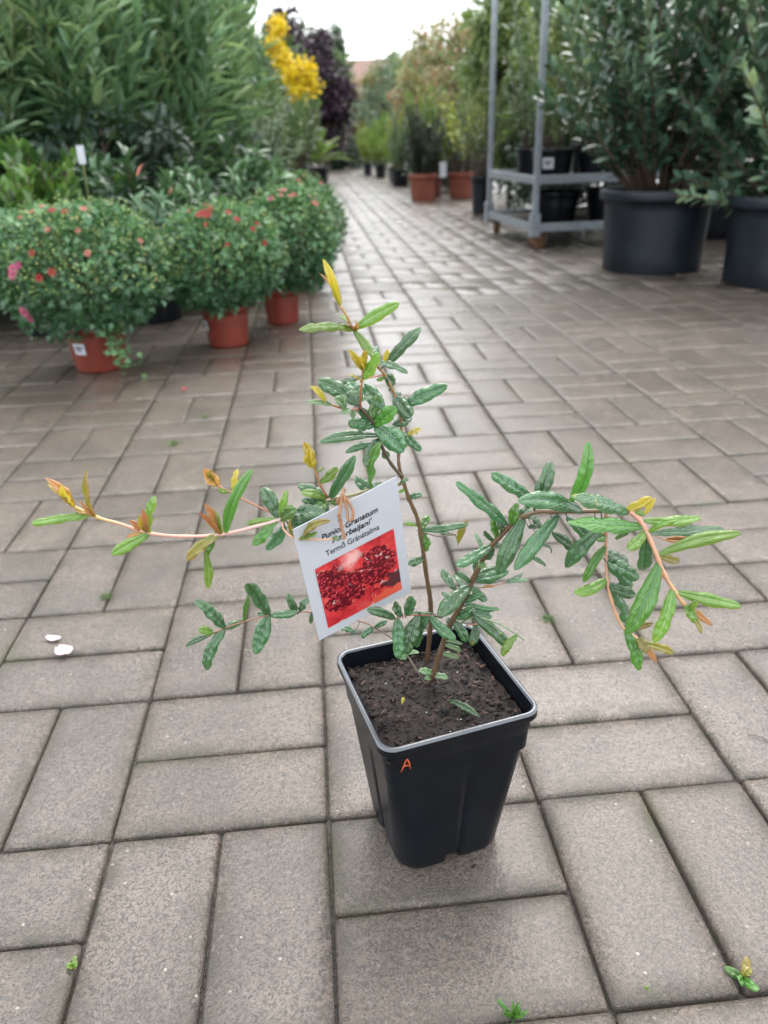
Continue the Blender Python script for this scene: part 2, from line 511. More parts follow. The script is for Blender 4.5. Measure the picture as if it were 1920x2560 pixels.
# ------------------------------------------------------------------ measured pomegranate: twigs (radius mm at both ends, bark, points in mm) and leaves
# leaves: twig, kind, base, tip (mm), width mm, point on the twig where a longer stalk starts
STEMS = {
 'main': (2.3, 1.6, 'brown', [(97.9, 31, 143.8),(101.3, 32.5, 179),(102.2, 34.5, 207.8),(98.8, 36.5, 236),(94.6, 36.5, 273.6),(91.3, 36.5, 290.9),(85.1, 34.5, 307.9),(79.3, 32.5, 328.7)]),
 'rfork': (1.45, 0.8, 'redtop', [(79.3, 32.5, 328.7),(77.1, 32.5, 340.5),(77.8, 34.5, 351.2),(80.1, 36.5, 369.7),(79.4, 36.5, 380.8),(74.8, 34.5, 397.4),(68, 32.5, 412.7),(62.5, 30.5, 420.1),(56.4, 28.5, 432),(46.9, 24.5, 446.9),(41.6, 20.5, 459.3),(37.2, 18.5, 467.6)]),
 'lfork': (1.5, 1, 'dark', [(79.3, 32.5, 328.7),(70.3, 27.5, 343),(63.7, 24.5, 358),(58.3, 20.5, 377.7),(50.2, 16.5, 390.1),(45.4, 14.5, 397.2)]),
 't1': (0.8, 0.6, 'red', [(48, 15.5, 393),(48.2, 12.5, 403.7),(49.7, 8.5, 417.7),(49.9, 6.5, 425.4)]),
 't2': (0.8, 0.6, 'red', [(46.6, 15.5, 392.6),(39.2, 12.5, 393.5),(30.2, 8.5, 397.7),(22.9, 6.5, 401.8)]),
 't3': (0.6, 0.5, 'red', [(67.5, 32.5, 412.7),(61.2, 28.5, 412.8),(54.9, 24.5, 413.1)]),
 'left': (1.5, 1.1, 'left', [(81.3, 33.5, 323.4),(66.5, 24.5, 324),(50.4, 12.5, 327.6),(36.4, 2.5, 329),(20.9, -3.5, 330.1),(11.5, -6.5, 327.2),(-16.2, -9.5, 318.9),(-37.5, -11.5, 314.8),(-60.1, -13.5, 311.7),(-86.3, -15.5, 313.1),(-111.9, -15.5, 317.6),(-131.2, -13.5, 325.6),(-147.9, -11.5, 331.6),(-163.7, -9.5, 340.8)]),
 'lt1': (0.8, 0.6, 'red', [(19.4, -3.5, 331.1),(14.2, -9.5, 345.6),(10.8, -13.5, 361.9)]),
 'lt2': (0.7, 0.6, 'red', [(-17.6, -8.5, 321.1),(-32, -5.5, 328.3),(-44.8, -3.5, 335.8),(-59.5, -5.5, 347.5)]),
 'lt3': (0.8, 0.6, 'pink', [(-15.5, -11.5, 318.2),(-14.1, -20.5, 315),(-6.1, -27.5, 311.3),(8.5, -31.5, 311.1),(21.8, -33.5, 311.7)]),
 'low': (0.9, 0.5, 'low', [(92.9, -3.5, 147.7),(84.5, 4.5, 161),(77.8, 16.5, 168),(66.9, 30.5, 176),(52.2, 36.5, 184.7),(38.7, 40.5, 190.3),(-1.4, 42.5, 201.5),(-13.6, 40.5, 203.9),(-37.8, 36.5, 205.6),(-58.2, 30.5, 205.3),(-73.1, 24.5, 204.5),(-84.8, 20.5, 202.2)]),
 'mid': (0.8, 0.5, 'low', [(107, 4.5, 211.1),(97.4, -5.5, 220.5),(102.2, -5.5, 219.6),(88.3, -11.5, 225.6),(77.3, -17.5, 230.5),(65.5, -21.5, 231.2)]),
 'right': (2.5, 1.5, 'brown', [(97, -1.5, 151.9),(106.4, 0.5, 182.8),(112.1, 0.5, 201.8),(121.2, -1.5, 224.1),(125.5, -3.5, 234.3),(129.6, -5.5, 248.8),(133.6, -7.5, 261.2),(139, -9.5, 275),(144.4, -11.5, 285.9),(153.5, -15.5, 299.1),(159.6, -19.5, 308.8),(171.9, -25.5, 318),(183.8, -29.5, 319.8),(208.9, -37.5, 321.9),(226.8, -45.5, 324.9),(235.3, -50.5, 325.6)]),
 'rtip': (2, 1.5, 'pink', [(234.4, -50.5, 326),(239.7, -54.5, 321.6),(245.2, -57.5, 312.3),(251.8, -63.5, 297.2),(258.7, -67.5, 280.9),(270.9, -71.5, 262),(277.7, -73.5, 254.8)]),
 'rdroop': (1.5, 1.1, 'pink', [(222.2, -37.5, 319.6),(224.6, -35.5, 299),(225.6, -37.5, 285.2),(227, -41.5, 264.6),(229.8, -47.5, 248.7),(237.1, -53.5, 230.2),(248.7, -57.5, 219.8),(255.7, -59.5, 212.5)]),
 'rt1': (0.7, 0.5, 'pink', [(245.8, -57.5, 314),(255, -53.5, 305.9),(266.6, -49.5, 298.9)]),
 'rt2': (0.6, 0.4, 'low', [(129.7, -5.5, 244.3),(140.1, -1.5, 241),(152.7, 4.5, 238.8),(161.3, 8.5, 237.7)]),
 'rt3': (0.7, 0.4, 'green', [(123.2, -0.5, 208.2),(132.3, -3.5, 214.1),(144.7, -9.5, 214),(158.7, -15.5, 208.3),(171.4, -19.5, 198.9)]),
 'rt4': (0.5, 0.4, 'red', [(127.6, 0.5, 204.2),(137.4, 4.5, 201.6),(146.6, 8.5, 199)]),
 'mt1': (0.5, 0.4, 'brown', [(94.6, 36.5, 276.3),(110.9, 44.5, 266.4),(125.6, 52.5, 262.9),(129.9, 54.5, 253.1)]),
}
LEAVES = [
 ('rfork','Y',(37.2,18.5,467.6),(27.1,14.5,499.7),5.3,None),
 ('rfork','Y',(37.2,18.5,467.6),(30.2,6.5,492.1),5.2,None),
 ('rfork','O',(37.2,18.5,467.6),(23.4,18.5,490.6),3.3,None),
 ('rfork','L',(45.9,23.8,449.2),(7.0,8.8,453.9),8.4,None),
 ('rfork','L',(45.7,23.6,449.8),(78.1,18.6,468.0),9.2,None),
 ('rfork','L',(43.6,22.0,454.6),(37.5,32.0,458.1),3.9,None),
 ('rfork','G',(44.4,22.7,452.7),(39.9,36.7,454.4),3.5,None),
 ('rfork','L',(45.9,23.8,449.2),(57.3,13.8,432.9),6.6,None),
 ('rfork','O',(46.8,24.4,447.2),(39.4,14.4,455.5),4.4,None),
 ('rfork','O',(46.4,24.1,448.2),(47.1,12.1,458.3),3.7,None),
 ('rfork','G',(69.1,31.3,420.5),(95.3,31.3,447.4),10.1,(64.8,31.3,417.1)),
 ('rfork','Y',(67.7,31.0,421.4),(70.8,33.0,431.8),4.6,(63.8,31.0,418.3)),
 ('rfork','G',(61.0,30.0,423.1),(83.9,18.0,417.2),7.7,None),
 ('rfork','G',(58.0,29.0,428.9),(63.9,39.0,433.2),5.4,None),
 ('rfork','G',(68.0,32.5,412.7),(73.9,44.5,397.9),10.6,None),
 ('rfork','L',(68.7,32.7,411.1),(61.5,28.7,409.4),3.5,None),
 ('rfork','G',(80.5,36.0,385.5),(116.4,36.0,400.2),10.9,(78.2,36.0,384.9)),
 ('rfork','G',(76.1,35.1,392.5),(82.0,45.1,390.8),11.3,None),
 ('rfork','G',(75.5,34.8,394.9),(86.3,22.8,381.5),13.1,None),
 ('rfork','G',(73.4,36.5,370.6),(88.9,40.5,376.4),8.6,(80.0,36.5,370.8)),
 ('rfork','G',(79.5,36.0,364.9),(96.1,38.0,348.1),8.2,None),
 ('rfork','Y',(84.7,35.8,362.0),(96.0,41.8,365.1),6.0,(79.3,35.8,362.8)),
 ('rfork','L',(79.7,36.2,366.8),(86.7,50.2,346.7),5.8,None),
 ('t1','L',(49.7,8.7,416.9),(60.8,-1.3,438.2),9.3,None),
 ('t1','Y',(49.9,7.0,423.5),(52.2,1.0,439.8),4.8,None),
 ('t1','Y',(49.9,6.8,424.4),(40.8,2.8,440.2),5.2,None),
 ('t1','Y',(49.9,7.0,423.5),(46.0,-5.0,437.3),5.3,None),
 ('t1','Y',(49.5,9.2,415.1),(39.0,1.2,423.0),5.8,None),
 ('t1','P',(48.2,12.5,403.7),(37.8,6.5,407.6),3.9,None),
 ('t1','P',(48.1,13.6,399.7),(56.6,7.6,403.3),3.8,None),
 ('t3','G',(52.8,24.5,415.0),(30.7,36.5,406.3),5.4,(54.9,24.5,413.1)),
 ('t3','L',(54.9,24.5,413.1),(60.1,36.5,415.8),5.5,None),
 ('t2','Y',(22.9,6.5,401.7),(12.6,0.5,416.2),6.7,None),
 ('t2','P',(27.5,7.8,399.2),(7.8,1.8,404.3),4.9,None),
 ('t2','P',(36.1,11.1,395.0),(27.8,3.1,405.5),7.6,None),
 ('t2','P',(40.2,12.9,393.4),(34.3,4.9,393.5),6.0,None),
 ('t2','P',(42.8,14.0,393.1),(42.4,10.0,387.1),4.5,None),
 ('t2','P',(32.8,9.6,396.8),(36.5,7.6,406.8),4.5,(32.8,9.6,396.5)),
 ('lfork','G',(45.4,14.5,397.2),(18.0,18.5,415.3),12.2,None),
 ('lfork','G',(46.6,15.0,395.5),(40.9,29.0,411.0),11.8,None),
 ('lfork','G',(66.5,19.4,389.3),(52.2,35.4,405.7),11.5,(56.0,19.4,381.2)),
 ('lfork','M',(54.7,18.7,383.2),(62.7,24.7,400.1),8.8,None),
 ('lfork','M',(58.1,20.4,378.1),(73.5,8.4,394.2),11.1,None),
 ('lfork','G',(58.3,20.5,377.7),(38.1,12.5,383.6),9.7,None),
 ('lfork','G',(55.6,19.2,381.8),(46.0,19.2,373.5),6.5,None),
 ('lfork','G',(58.7,20.8,376.2),(78.4,6.8,360.2),15.8,None),
 ('lfork','G',(66.4,21.6,374.4),(83.9,25.6,358.3),11.2,(59.8,21.6,372.5)),
 ('lfork','G',(60.7,22.3,368.9),(16.2,14.3,370.1),8.6,None),
 ('lfork','G',(57.4,23.4,362.3),(35.2,29.4,353.9),6.2,(62.2,23.4,363.6)),
 ('lfork','G',(61.5,22.9,365.9),(49.0,10.9,348.6),11.7,None),
 ('lfork','G',(64.8,25.0,355.5),(68.2,35.0,345.4),6.7,None),
 ('lfork','G',(46.1,15.3,393.6),(54.2,25.3,380.2),7.3,(47.3,15.3,394.4)),
 ('left','M',(54.0,15.2,326.8),(58.5,3.2,370.2),11.3,None),
 ('left','G',(53.2,14.6,326.9),(41.4,22.6,335.1),9.1,None),
 ('left','G',(54.1,15.3,326.7),(63.2,27.3,327.3),7.6,None),
 ('left','G',(20.5,-3.6,330.0),(41.5,-17.6,369.3),9.7,None),
 ('left','G',(18.9,-4.1,329.5),(-2.5,1.9,340.4),10.1,None),
 ('left','L',(18.6,-4.1,330.4),(0.2,-10.1,340.1),7.8,(18.9,-4.1,329.5)),
 ('left','G',(14.8,-5.5,328.2),(-0.3,-3.5,330.6),5.5,None),
 ('left','M',(28.3,-0.6,329.6),(22.0,-6.6,327.3),7.9,None),
 ('lt1','Y',(11.1,-13.1,360.5),(4.7,-13.1,380.3),6.4,None),
 ('lt1','Y',(11.4,-12.9,359.3),(8.6,-20.9,378.3),7.1,None),
 ('lt1','L',(11.9,-12.2,356.7),(18.1,-8.2,357.6),3.1,None),
 ('lt1','L',(14.1,-9.7,346.3),(28.2,-15.7,360.2),7.0,None),
 ('main','G',(80.2,32.8,325.7),(82.6,28.8,326.4),7.4,None),
 ('main','G',(84.7,34.3,309.5),(95.7,34.3,311.6),5.0,None),
 ('main','L',(82.3,33.5,318.1),(75.7,29.5,316.3),3.0,None),
 ('left','L',(-150.6,-11.1,333.2),(-191.2,-19.1,332.5),8.2,None),
 ('left','O',(-163.2,-9.6,340.5),(-176.6,-13.6,365.6),6.6,None),
 ('left','Y',(-163.4,-9.5,340.6),(-164.0,-21.5,361.2),8.7,None),
 ('left','Y',(-163.7,-9.5,340.8),(-177.2,-9.5,358.8),8.7,None),
 ('left','V',(-148.1,-11.5,331.7),(-145.1,-17.5,371.5),7.0,None),
 ('left','O',(-149.3,-11.3,332.5),(-154.8,-17.3,347.0),4.4,None),
 ('left','O',(-153.2,-10.8,334.7),(-162.9,-10.8,337.3),4.1,None),
 ('left','L',(-112.5,-15.4,317.9),(-101.4,-21.4,348.9),10.4,None),
 ('left','O',(-114.0,-15.3,318.5),(-110.1,-27.3,344.0),5.2,None),
 ('left','Y',(-114.3,-15.3,318.6),(-115.6,-23.3,336.5),3.0,None),
 ('left','O',(-117.7,-14.9,320.0),(-124.9,-14.9,329.1),4.4,None),
 ('left','O',(-117.0,-15.0,319.6),(-128.2,-19.0,317.4),3.2,(-117.0,-15.0,319.7)),
 ('left','L',(-111.9,-15.5,317.6),(-138.1,-27.5,309.1),8.6,None),
 ('left','M',(-57.8,-13.3,312.0),(-34.0,-25.3,365.6),9.0,None),
 ('left','O',(-60.7,-13.5,311.7),(-68.3,-19.5,340.5),6.8,None),
 ('left','L',(-61.1,-13.6,311.7),(-64.8,-13.6,332.9),6.0,None),
 ('left','O',(-61.9,-13.6,312.8),(-74.2,-19.6,333.5),4.2,(-62.0,-13.6,311.8)),
 ('left','L',(-65.1,-13.9,312.0),(-64.5,-9.9,321.1),3.0,None),
 ('left','V',(-62.9,-13.7,311.8),(-87.7,-21.7,296.7),8.2,None),
 ('left','M',(-63.9,-13.8,311.9),(-76.0,-7.8,291.0),8.2,None),
 ('left','L',(-74.3,-14.5,299.8),(-76.9,-12.5,265.8),6.9,(-73.3,-14.5,312.4)),
 ('left','G',(-18.7,-9.7,320.6),(-28.7,0.3,341.6),10.9,(-18.4,-9.7,318.5)),
 ('left','L',(-17.6,-9.6,321.0),(-10.1,-9.6,342.0),5.4,(-17.2,-9.6,318.7)),
 ('left','M',(-16.6,-9.5,318.9),(-4.5,-21.5,332.5),10.3,None),
 ('left','L',(-17.4,-9.6,318.7),(-43.1,-1.6,313.4),6.0,None),
 ('left','M',(-19.1,-9.8,318.4),(-37.9,-15.8,301.4),9.4,None),
 ('left','G',(-13.7,-9.4,313.2),(-29.6,-3.4,291.3),9.1,(-15.2,-9.4,319.2)),
 ('left','G',(-10.1,-8.8,320.8),(17.2,-20.8,327.7),13.6,None),
 ('left','G',(-10.9,-9.2,310.9),(13.1,-19.2,321.4),16.0,(-13.2,-9.2,319.8)),
 ('left','G',(16.5,-4.9,328.7),(16.5,-18.9,316.0),8.3,None),
 ('left','M',(19.3,-4.0,329.6),(11.2,-18.0,326.0),9.1,None),
 ('lt2','O',(-59.5,-5.5,347.5),(-67.4,-9.5,363.6),8.1,None),
 ('lt2','V',(-59.5,-5.5,347.5),(-63.6,-15.5,363.9),5.9,None),
 ('lt2','L',(-52.0,-4.5,341.5),(-60.1,-8.5,345.6),4.5,None),
 ('lt2','Y',(-49.6,-4.3,342.3),(-45.2,-0.3,357.7),6.3,(-50.8,-4.3,340.5)),
 ('lt3','V',(-7.4,-26.4,311.9),(-8.7,-32.4,329.6),3.8,None),
 ('lt3','V',(-0.3,-29.1,311.2),(19.1,-37.1,329.4),6.8,None),
 ('lt3','L',(-4.7,-27.9,311.3),(10.3,-29.9,315.4),5.9,None),
 ('lt3','P',(20.6,-33.3,311.7),(26.1,-35.3,312.3),3.8,None),
 ('low','G',(-73.9,24.2,204.4),(-93.5,18.2,237.8),11.3,None),
 ('low','G',(-76.5,23.4,203.9),(-59.1,31.4,205.4),5.8,None),
 ('low','L',(-84.5,20.6,202.3),(-94.7,16.6,210.5),7.8,None),
 ('low','G',(-84.8,20.5,202.2),(-107.9,14.5,195.7),5.1,None),
 ('low','G',(-75.0,23.8,204.2),(-94.9,15.8,168.4),11.6,None),
 ('low','M',(-58.7,30.3,205.2),(-51.6,30.3,232.1),4.5,None),
 ('low','G',(-38.0,36.4,205.6),(-52.1,32.4,243.7),12.9,None),
 ('low','G',(-38.4,36.3,205.6),(-48.6,42.3,204.3),5.6,None),
 ('low','G',(-38.2,36.4,205.6),(-52.7,28.4,173.2),13.3,None),
 ('low','G',(-37.2,36.6,205.6),(-13.3,34.6,207.7),7.7,None),
 ('low','G',(-14.3,40.4,204.0),(-20.2,40.4,223.5),7.0,None),
 ('low','G',(-12.2,40.7,203.6),(-1.9,36.7,220.7),8.1,None),
 ('low','G',(-1.3,42.5,201.5),(-3.2,42.5,189.4),3.9,None),
 ('low','G',(35.6,40.1,178.5),(21.5,44.1,182.4),6.1,(40.2,40.1,189.7)),
 ('low','G',(52.8,36.3,184.4),(64.0,32.3,193.4),5.0,None),
 ('low','G',(51.9,36.6,184.8),(40.5,34.6,176.0),5.9,None),
 ('low','P',(78.4,15.4,167.3),(87.8,5.4,176.7),4.1,None),
 ('low','P',(78.6,15.0,167.1),(69.8,7.0,172.4),4.7,None),
 ('mid','G',(65.7,-21.4,231.2),(44.3,-29.4,246.7),7.8,None),
 ('mid','G',(71.5,-19.5,230.9),(64.8,-19.5,245.8),7.6,None),
 ('mid','G',(75.0,-18.3,230.7),(80.2,-22.3,250.6),9.1,None),
 ('mid','G',(102.1,-5.5,219.6),(79.8,-1.5,221.8),6.0,None),
 ('mid','G',(67.8,-20.7,231.1),(66.8,-32.7,199.9),10.3,None),
 ('mid','G',(85.6,-13.0,226.8),(73.5,-23.0,196.3),12.1,None),
 ('mid','G',(95.4,-8.4,222.5),(69.8,-8.4,184.9),10.3,None),
 ('mid','G',(95.3,-8.5,222.6),(114.4,-22.5,207.1),9.3,None),
 ('mid','G',(86.9,-12.2,226.2),(83.7,-4.2,188.9),10.2,None),
 ('right','P',(99.3,-1.0,159.5),(85.7,-5.0,165.6),6.0,None),
 ('right','P',(98.4,-1.2,156.4),(111.6,-5.2,155.5),5.2,None),
 ('right','P',(97.6,-1.4,153.9),(90.4,-7.4,157.7),4.1,None),
 ('right','P',(105.1,0.2,178.5),(122.4,4.2,168.8),4.6,None),
 ('right','P',(107.5,0.5,186.4),(124.2,6.5,173.6),4.6,None),
 ('right','P',(109.5,0.5,189.8),(126.8,8.5,179.6),2.9,(108.7,0.5,190.2)),
 ('right','G',(115.7,-0.3,210.7),(126.5,-6.3,192.3),8.2,None),
 ('right','G',(116.9,-0.5,213.5),(134.2,5.5,215.5),9.9,None),
 ('right','G',(119.6,-1.1,220.1),(156.2,8.9,213.2),5.5,None),
 ('rt4','S',(137.1,4.4,201.6),(131.2,-3.6,185.5),8.6,None),
 ('rt3','S',(132.0,-3.5,217.1),(163.0,-15.5,188.4),10.2,(132.3,-3.5,214.1)),
 ('rt3','L',(165.5,-17.6,203.2),(152.8,-21.6,186.4),7.2,None),
 ('rt3','G',(131.2,-3.5,219.6),(148.8,0.5,209.8),7.9,(132.3,-3.5,214.1)),
 ('main','G',(93.8,36.5,277.9),(132.0,24.5,286.6),6.1,None),
 ('main','M',(93.7,36.5,278.5),(102.7,44.5,285.7),7.1,None),
 ('main','M',(94.0,36.5,276.6),(101.2,40.5,254.9),10.0,None),
 ('main','G',(97.1,36.5,251.0),(82.6,24.5,252.7),7.4,None),
 ('main','L',(93.0,36.5,281.9),(80.5,36.5,286.0),3.8,None),
 ('mt1','V',(129.9,54.5,253.1),(136.4,50.5,277.0),5.5,None),
 ('mt1','G',(125.6,52.5,262.9),(113.4,52.5,266.0),3.5,None),
 ('right','G',(143.8,-11.3,284.8),(112.8,-25.3,276.2),9.7,None),
 ('right','G',(145.7,-12.1,287.8),(136.3,-12.1,298.0),4.5,None),
 ('right','G',(136.2,-10.3,283.2),(133.3,1.7,289.3),3.8,(141.1,-10.3,279.2)),
 ('right','M',(148.0,-13.1,291.1),(143.9,-7.1,307.2),7.8,None),
 ('right','G',(144.0,-11.3,285.1),(140.8,-5.3,269.1),7.1,None),
 ('right','G',(144.9,-11.7,286.7),(156.0,-3.7,277.9),4.9,None),
 ('right','G',(164.8,-22.0,312.7),(142.1,-38.0,273.9),13.0,None),
 ('right','G',(188.4,-30.8,316.8),(151.7,-50.8,285.0),11.8,(188.1,-30.8,320.1)),
 ('right','M',(136.9,-8.7,269.6),(134.5,-24.7,272.3),6.5,None),
 ('right','G',(132.2,-6.8,257.0),(133.6,-2.8,270.5),4.6,None),
 ('right','G',(129.2,-5.3,247.5),(117.4,-11.3,263.0),4.5,None),
 ('right','G',(116.9,-3.9,242.5),(107.5,8.1,254.9),7.8,(126.3,-3.9,237.3)),
 ('right','G',(124.7,-4.5,243.1),(118.1,9.5,249.1),4.7,(127.5,-4.5,241.5)),
 ('right','G',(128.7,-5.1,245.8),(99.8,-23.1,230.4),12.8,None),
 ('right','G',(131.6,-6.5,255.0),(153.2,5.5,253.9),6.5,None),
 ('right','G',(130.8,-6.0,251.6),(161.6,2.0,251.6),8.1,(130.5,-6.0,251.8)),
 ('right','G',(128.8,-5.1,246.2),(141.0,-11.1,233.6),7.4,None),
 ('right','G',(123.8,-2.7,230.2),(136.9,-12.7,241.7),6.1,None),
 ('right','G',(113.9,-1.7,231.5),(107.8,10.3,232.2),3.9,(121.7,-1.7,225.3)),
 ('right','G',(124.9,-2.7,229.2),(155.3,5.3,213.8),4.6,(123.7,-2.7,230.1)),
 ('right','G',(117.4,-0.6,214.2),(130.5,-10.6,228.7),9.6,(117.2,-0.6,214.3)),
 ('right','G',(131.6,-5.8,250.1),(150.0,-5.8,248.2),3.9,(130.3,-5.8,251.0)),
 ('right','G',(114.7,-0.1,208.1),(111.0,3.9,210.2),4.8,None),
 ('right','G',(121.6,-1.7,225.0),(132.0,4.3,223.2),6.3,None),
 ('rt2','G',(161.3,8.5,237.7),(179.8,2.5,242.6),4.6,None),
 ('rt2','G',(161.3,8.5,237.7),(177.3,14.5,241.9),3.5,None),
 ('rt2','O',(140.8,-1.1,240.8),(148.6,-5.1,243.1),2.4,None),
 ('right','G',(171.5,-14.8,274.5),(191.5,-0.8,256.5),3.8,(151.9,-14.8,296.7)),
 ('right','G',(178.8,-23.1,288.7),(192.8,-9.1,272.6),3.0,(167.1,-23.1,314.4)),
 ('right','G',(168.6,-21.9,303.8),(184.0,-1.9,294.0),5.1,(164.6,-21.9,312.5)),
 ('right','G',(154.5,-17.1,304.7),(111.3,-23.1,345.5),11.9,(156.0,-17.1,303.0)),
 ('right','G',(169.7,-25.5,327.9),(137.9,-21.5,349.8),11.5,(171.9,-25.5,318.0)),
 ('right','G',(171.3,-25.6,327.4),(183.9,-19.6,355.8),11.6,(172.2,-25.6,318.1)),
 ('right','M',(156.4,-17.6,304.4),(159.8,-21.6,324.6),8.3,(156.7,-17.6,304.1)),
 ('right','G',(159.7,-19.6,308.9),(172.8,-11.6,316.5),9.5,None),
 ('right','M',(195.0,-33.2,326.9),(204.6,-37.2,375.7),11.5,(195.5,-33.2,320.7)),
 ('right','G',(204.8,-36.2,321.5),(153.9,-50.2,341.7),13.5,None),
 ('right','S',(233.7,-49.6,325.4),(187.4,-61.6,347.7),14.8,None),
 ('rtip','M',(242.8,-56.2,316.4),(180.5,-76.2,334.8),14.3,None),
 ('right','Y',(231.7,-48.4,326.1),(248.3,-52.4,337.1),6.6,(231.7,-48.4,325.3)),
 ('rtip','Y',(244.0,-54.5,324.8),(250.6,-54.5,337.1),4.3,(239.7,-54.5,321.6)),
 ('rtip','L',(242.4,-55.2,320.4),(288.6,-51.2,317.7),7.8,(241.0,-55.2,319.5)),
 ('rtip','L',(246.2,-57.8,311.9),(263.4,-65.8,325.0),5.9,(245.5,-57.8,311.6)),
 ('rtip','G',(246.0,-58.2,310.6),(308.2,-46.2,301.2),8.7,None),
 ('rtip','L',(252.4,-63.8,296.0),(305.7,-75.8,315.5),9.7,None),
 ('rtip','V',(252.3,-63.8,296.1),(275.2,-55.8,284.7),5.9,None),
 ('rtip','L',(267.1,-70.3,267.9),(316.0,-78.3,256.2),9.8,None),
 ('rtip','L',(274.2,-72.5,258.5),(280.6,-80.5,246.2),7.6,None),
 ('rtip','O',(277.5,-73.5,254.9),(297.1,-77.5,239.8),5.1,None),
 ('rtip','V',(276.7,-73.2,255.8),(284.3,-85.2,239.6),5.1,None),
 ('rtip','L',(279.4,-73.5,251.7),(277.4,-83.5,266.2),5.8,(277.7,-73.5,254.8)),
 ('rtip','L',(265.2,-69.6,270.8),(250.4,-81.6,232.7),10.4,None),
 ('rtip','M',(254.0,-65.2,289.9),(228.2,-83.2,242.6),13.8,(254.8,-65.2,290.2)),
 ('rtip','L',(244.8,-57.3,312.7),(227.4,-69.3,305.5),8.1,(244.9,-57.3,312.8)),
 ('rtip','G',(245.0,-58.4,309.3),(250.0,-50.4,273.6),10.3,(246.3,-58.4,309.9)),
 ('rtip','O',(255.4,-65.6,288.8),(253.6,-71.6,276.8),3.1,None),
 ('rtip','M',(232.7,-56.0,311.2),(223.1,-56.0,307.6),3.4,(242.4,-56.0,317.1)),
 ('right','G',(218.6,-41.0,308.8),(194.3,-37.0,274.7),11.2,(216.9,-41.0,323.2)),
 ('right','G',(193.9,-32.5,315.4),(218.6,-20.5,287.0),9.3,(193.5,-32.5,320.6)),
 ('right','G',(184.9,-29.2,301.8),(209.7,-15.2,275.8),9.0,(182.9,-29.2,319.6)),
 ('right','G',(146.4,-15.5,307.3),(151.8,-5.5,287.3),10.9,(153.6,-15.5,299.2)),
 ('right','G',(167.1,-23.1,314.4),(181.3,-11.1,298.3),8.1,None),
 ('right','M',(215.2,-39.1,299.0),(224.2,-35.1,299.2),8.1,(212.6,-39.1,322.5)),
 ('right','L',(233.0,-49.2,325.5),(243.8,-55.2,325.1),4.7,(233.0,-49.2,325.4)),
 ('rt1','D',(264.6,-50.2,300.1),(281.7,-54.2,302.0),5.4,None),
 ('rdroop','L',(227.0,-41.5,264.7),(198.6,-49.5,258.9),9.3,None),
 ('rdroop','M',(225.1,-36.5,292.1),(208.2,-42.5,264.0),6.9,None),
 ('rdroop','G',(225.9,-38.5,280.0),(250.2,-46.5,267.1),13.1,None),
 ('rdroop','G',(225.5,-37.4,286.0),(248.1,-31.4,270.4),11.5,None),
 ('rdroop','G',(227.6,-42.8,261.1),(247.4,-48.8,253.4),9.6,None),
 ('rdroop','G',(227.7,-42.4,262.2),(248.7,-36.4,218.7),14.5,(227.4,-42.4,262.2)),
 ('rdroop','G',(226.0,-38.9,278.3),(254.0,-28.9,242.9),13.1,None),
 ('rdroop','M',(240.1,-54.5,227.6),(252.1,-64.5,193.3),10.0,None),
 ('rdroop','V',(244.1,-55.5,226.6),(259.5,-59.5,234.2),4.7,(243.0,-55.5,225.0)),
 ('rdroop','O',(250.4,-58.0,218.0),(265.9,-62.0,198.5),5.7,None),
 ('rdroop','V',(248.2,-57.3,220.3),(253.4,-67.3,211.9),8.4,None),
 ('rdroop','V',(253.1,-58.8,215.3),(276.7,-64.8,208.5),6.4,None),
]

# ------------------------------------------------------------------ ground and paving
me = mesh_from("ground", [(-120, -60, -0.06), (120, -60, -0.06), (120, 260, -0.06), (-120, 260, -0.06)], [(0, 1, 2, 3)], M['ground'], sm=False)
tag(part("ground", me), kind="structure", label="grey yard ground around the paved lane")

PX0, PX1, PY0, PY1 = -17, 24, -6, 94               # paving extent in 20 cm cells
me = mesh_from("paving", [(PX0 * .2, PY0 * .2, -.0090), (PX1 * .2, PY0 * .2, -.0090), (PX1 * .2, PY1 * .2, -.0090), (PX0 * .2, PY1 * .2, -.0090),
                          (PX0 * .2, PY0 * .2, -.058), (PX1 * .2, PY0 * .2, -.058), (PX1 * .2, PY1 * .2, -.058), (PX0 * .2, PY1 * .2, -.058)],
               [(0, 1, 2, 3), (4, 7, 6, 5), (0, 4, 5, 1), (1, 5, 6, 2), (2, 6, 7, 3), (3, 7, 4, 0)], M['joint'], sm=False)
paving = part("paving", me)
tag(paving, kind="structure", label="wet paved lane of grey concrete blocks laid in basketweave pairs")


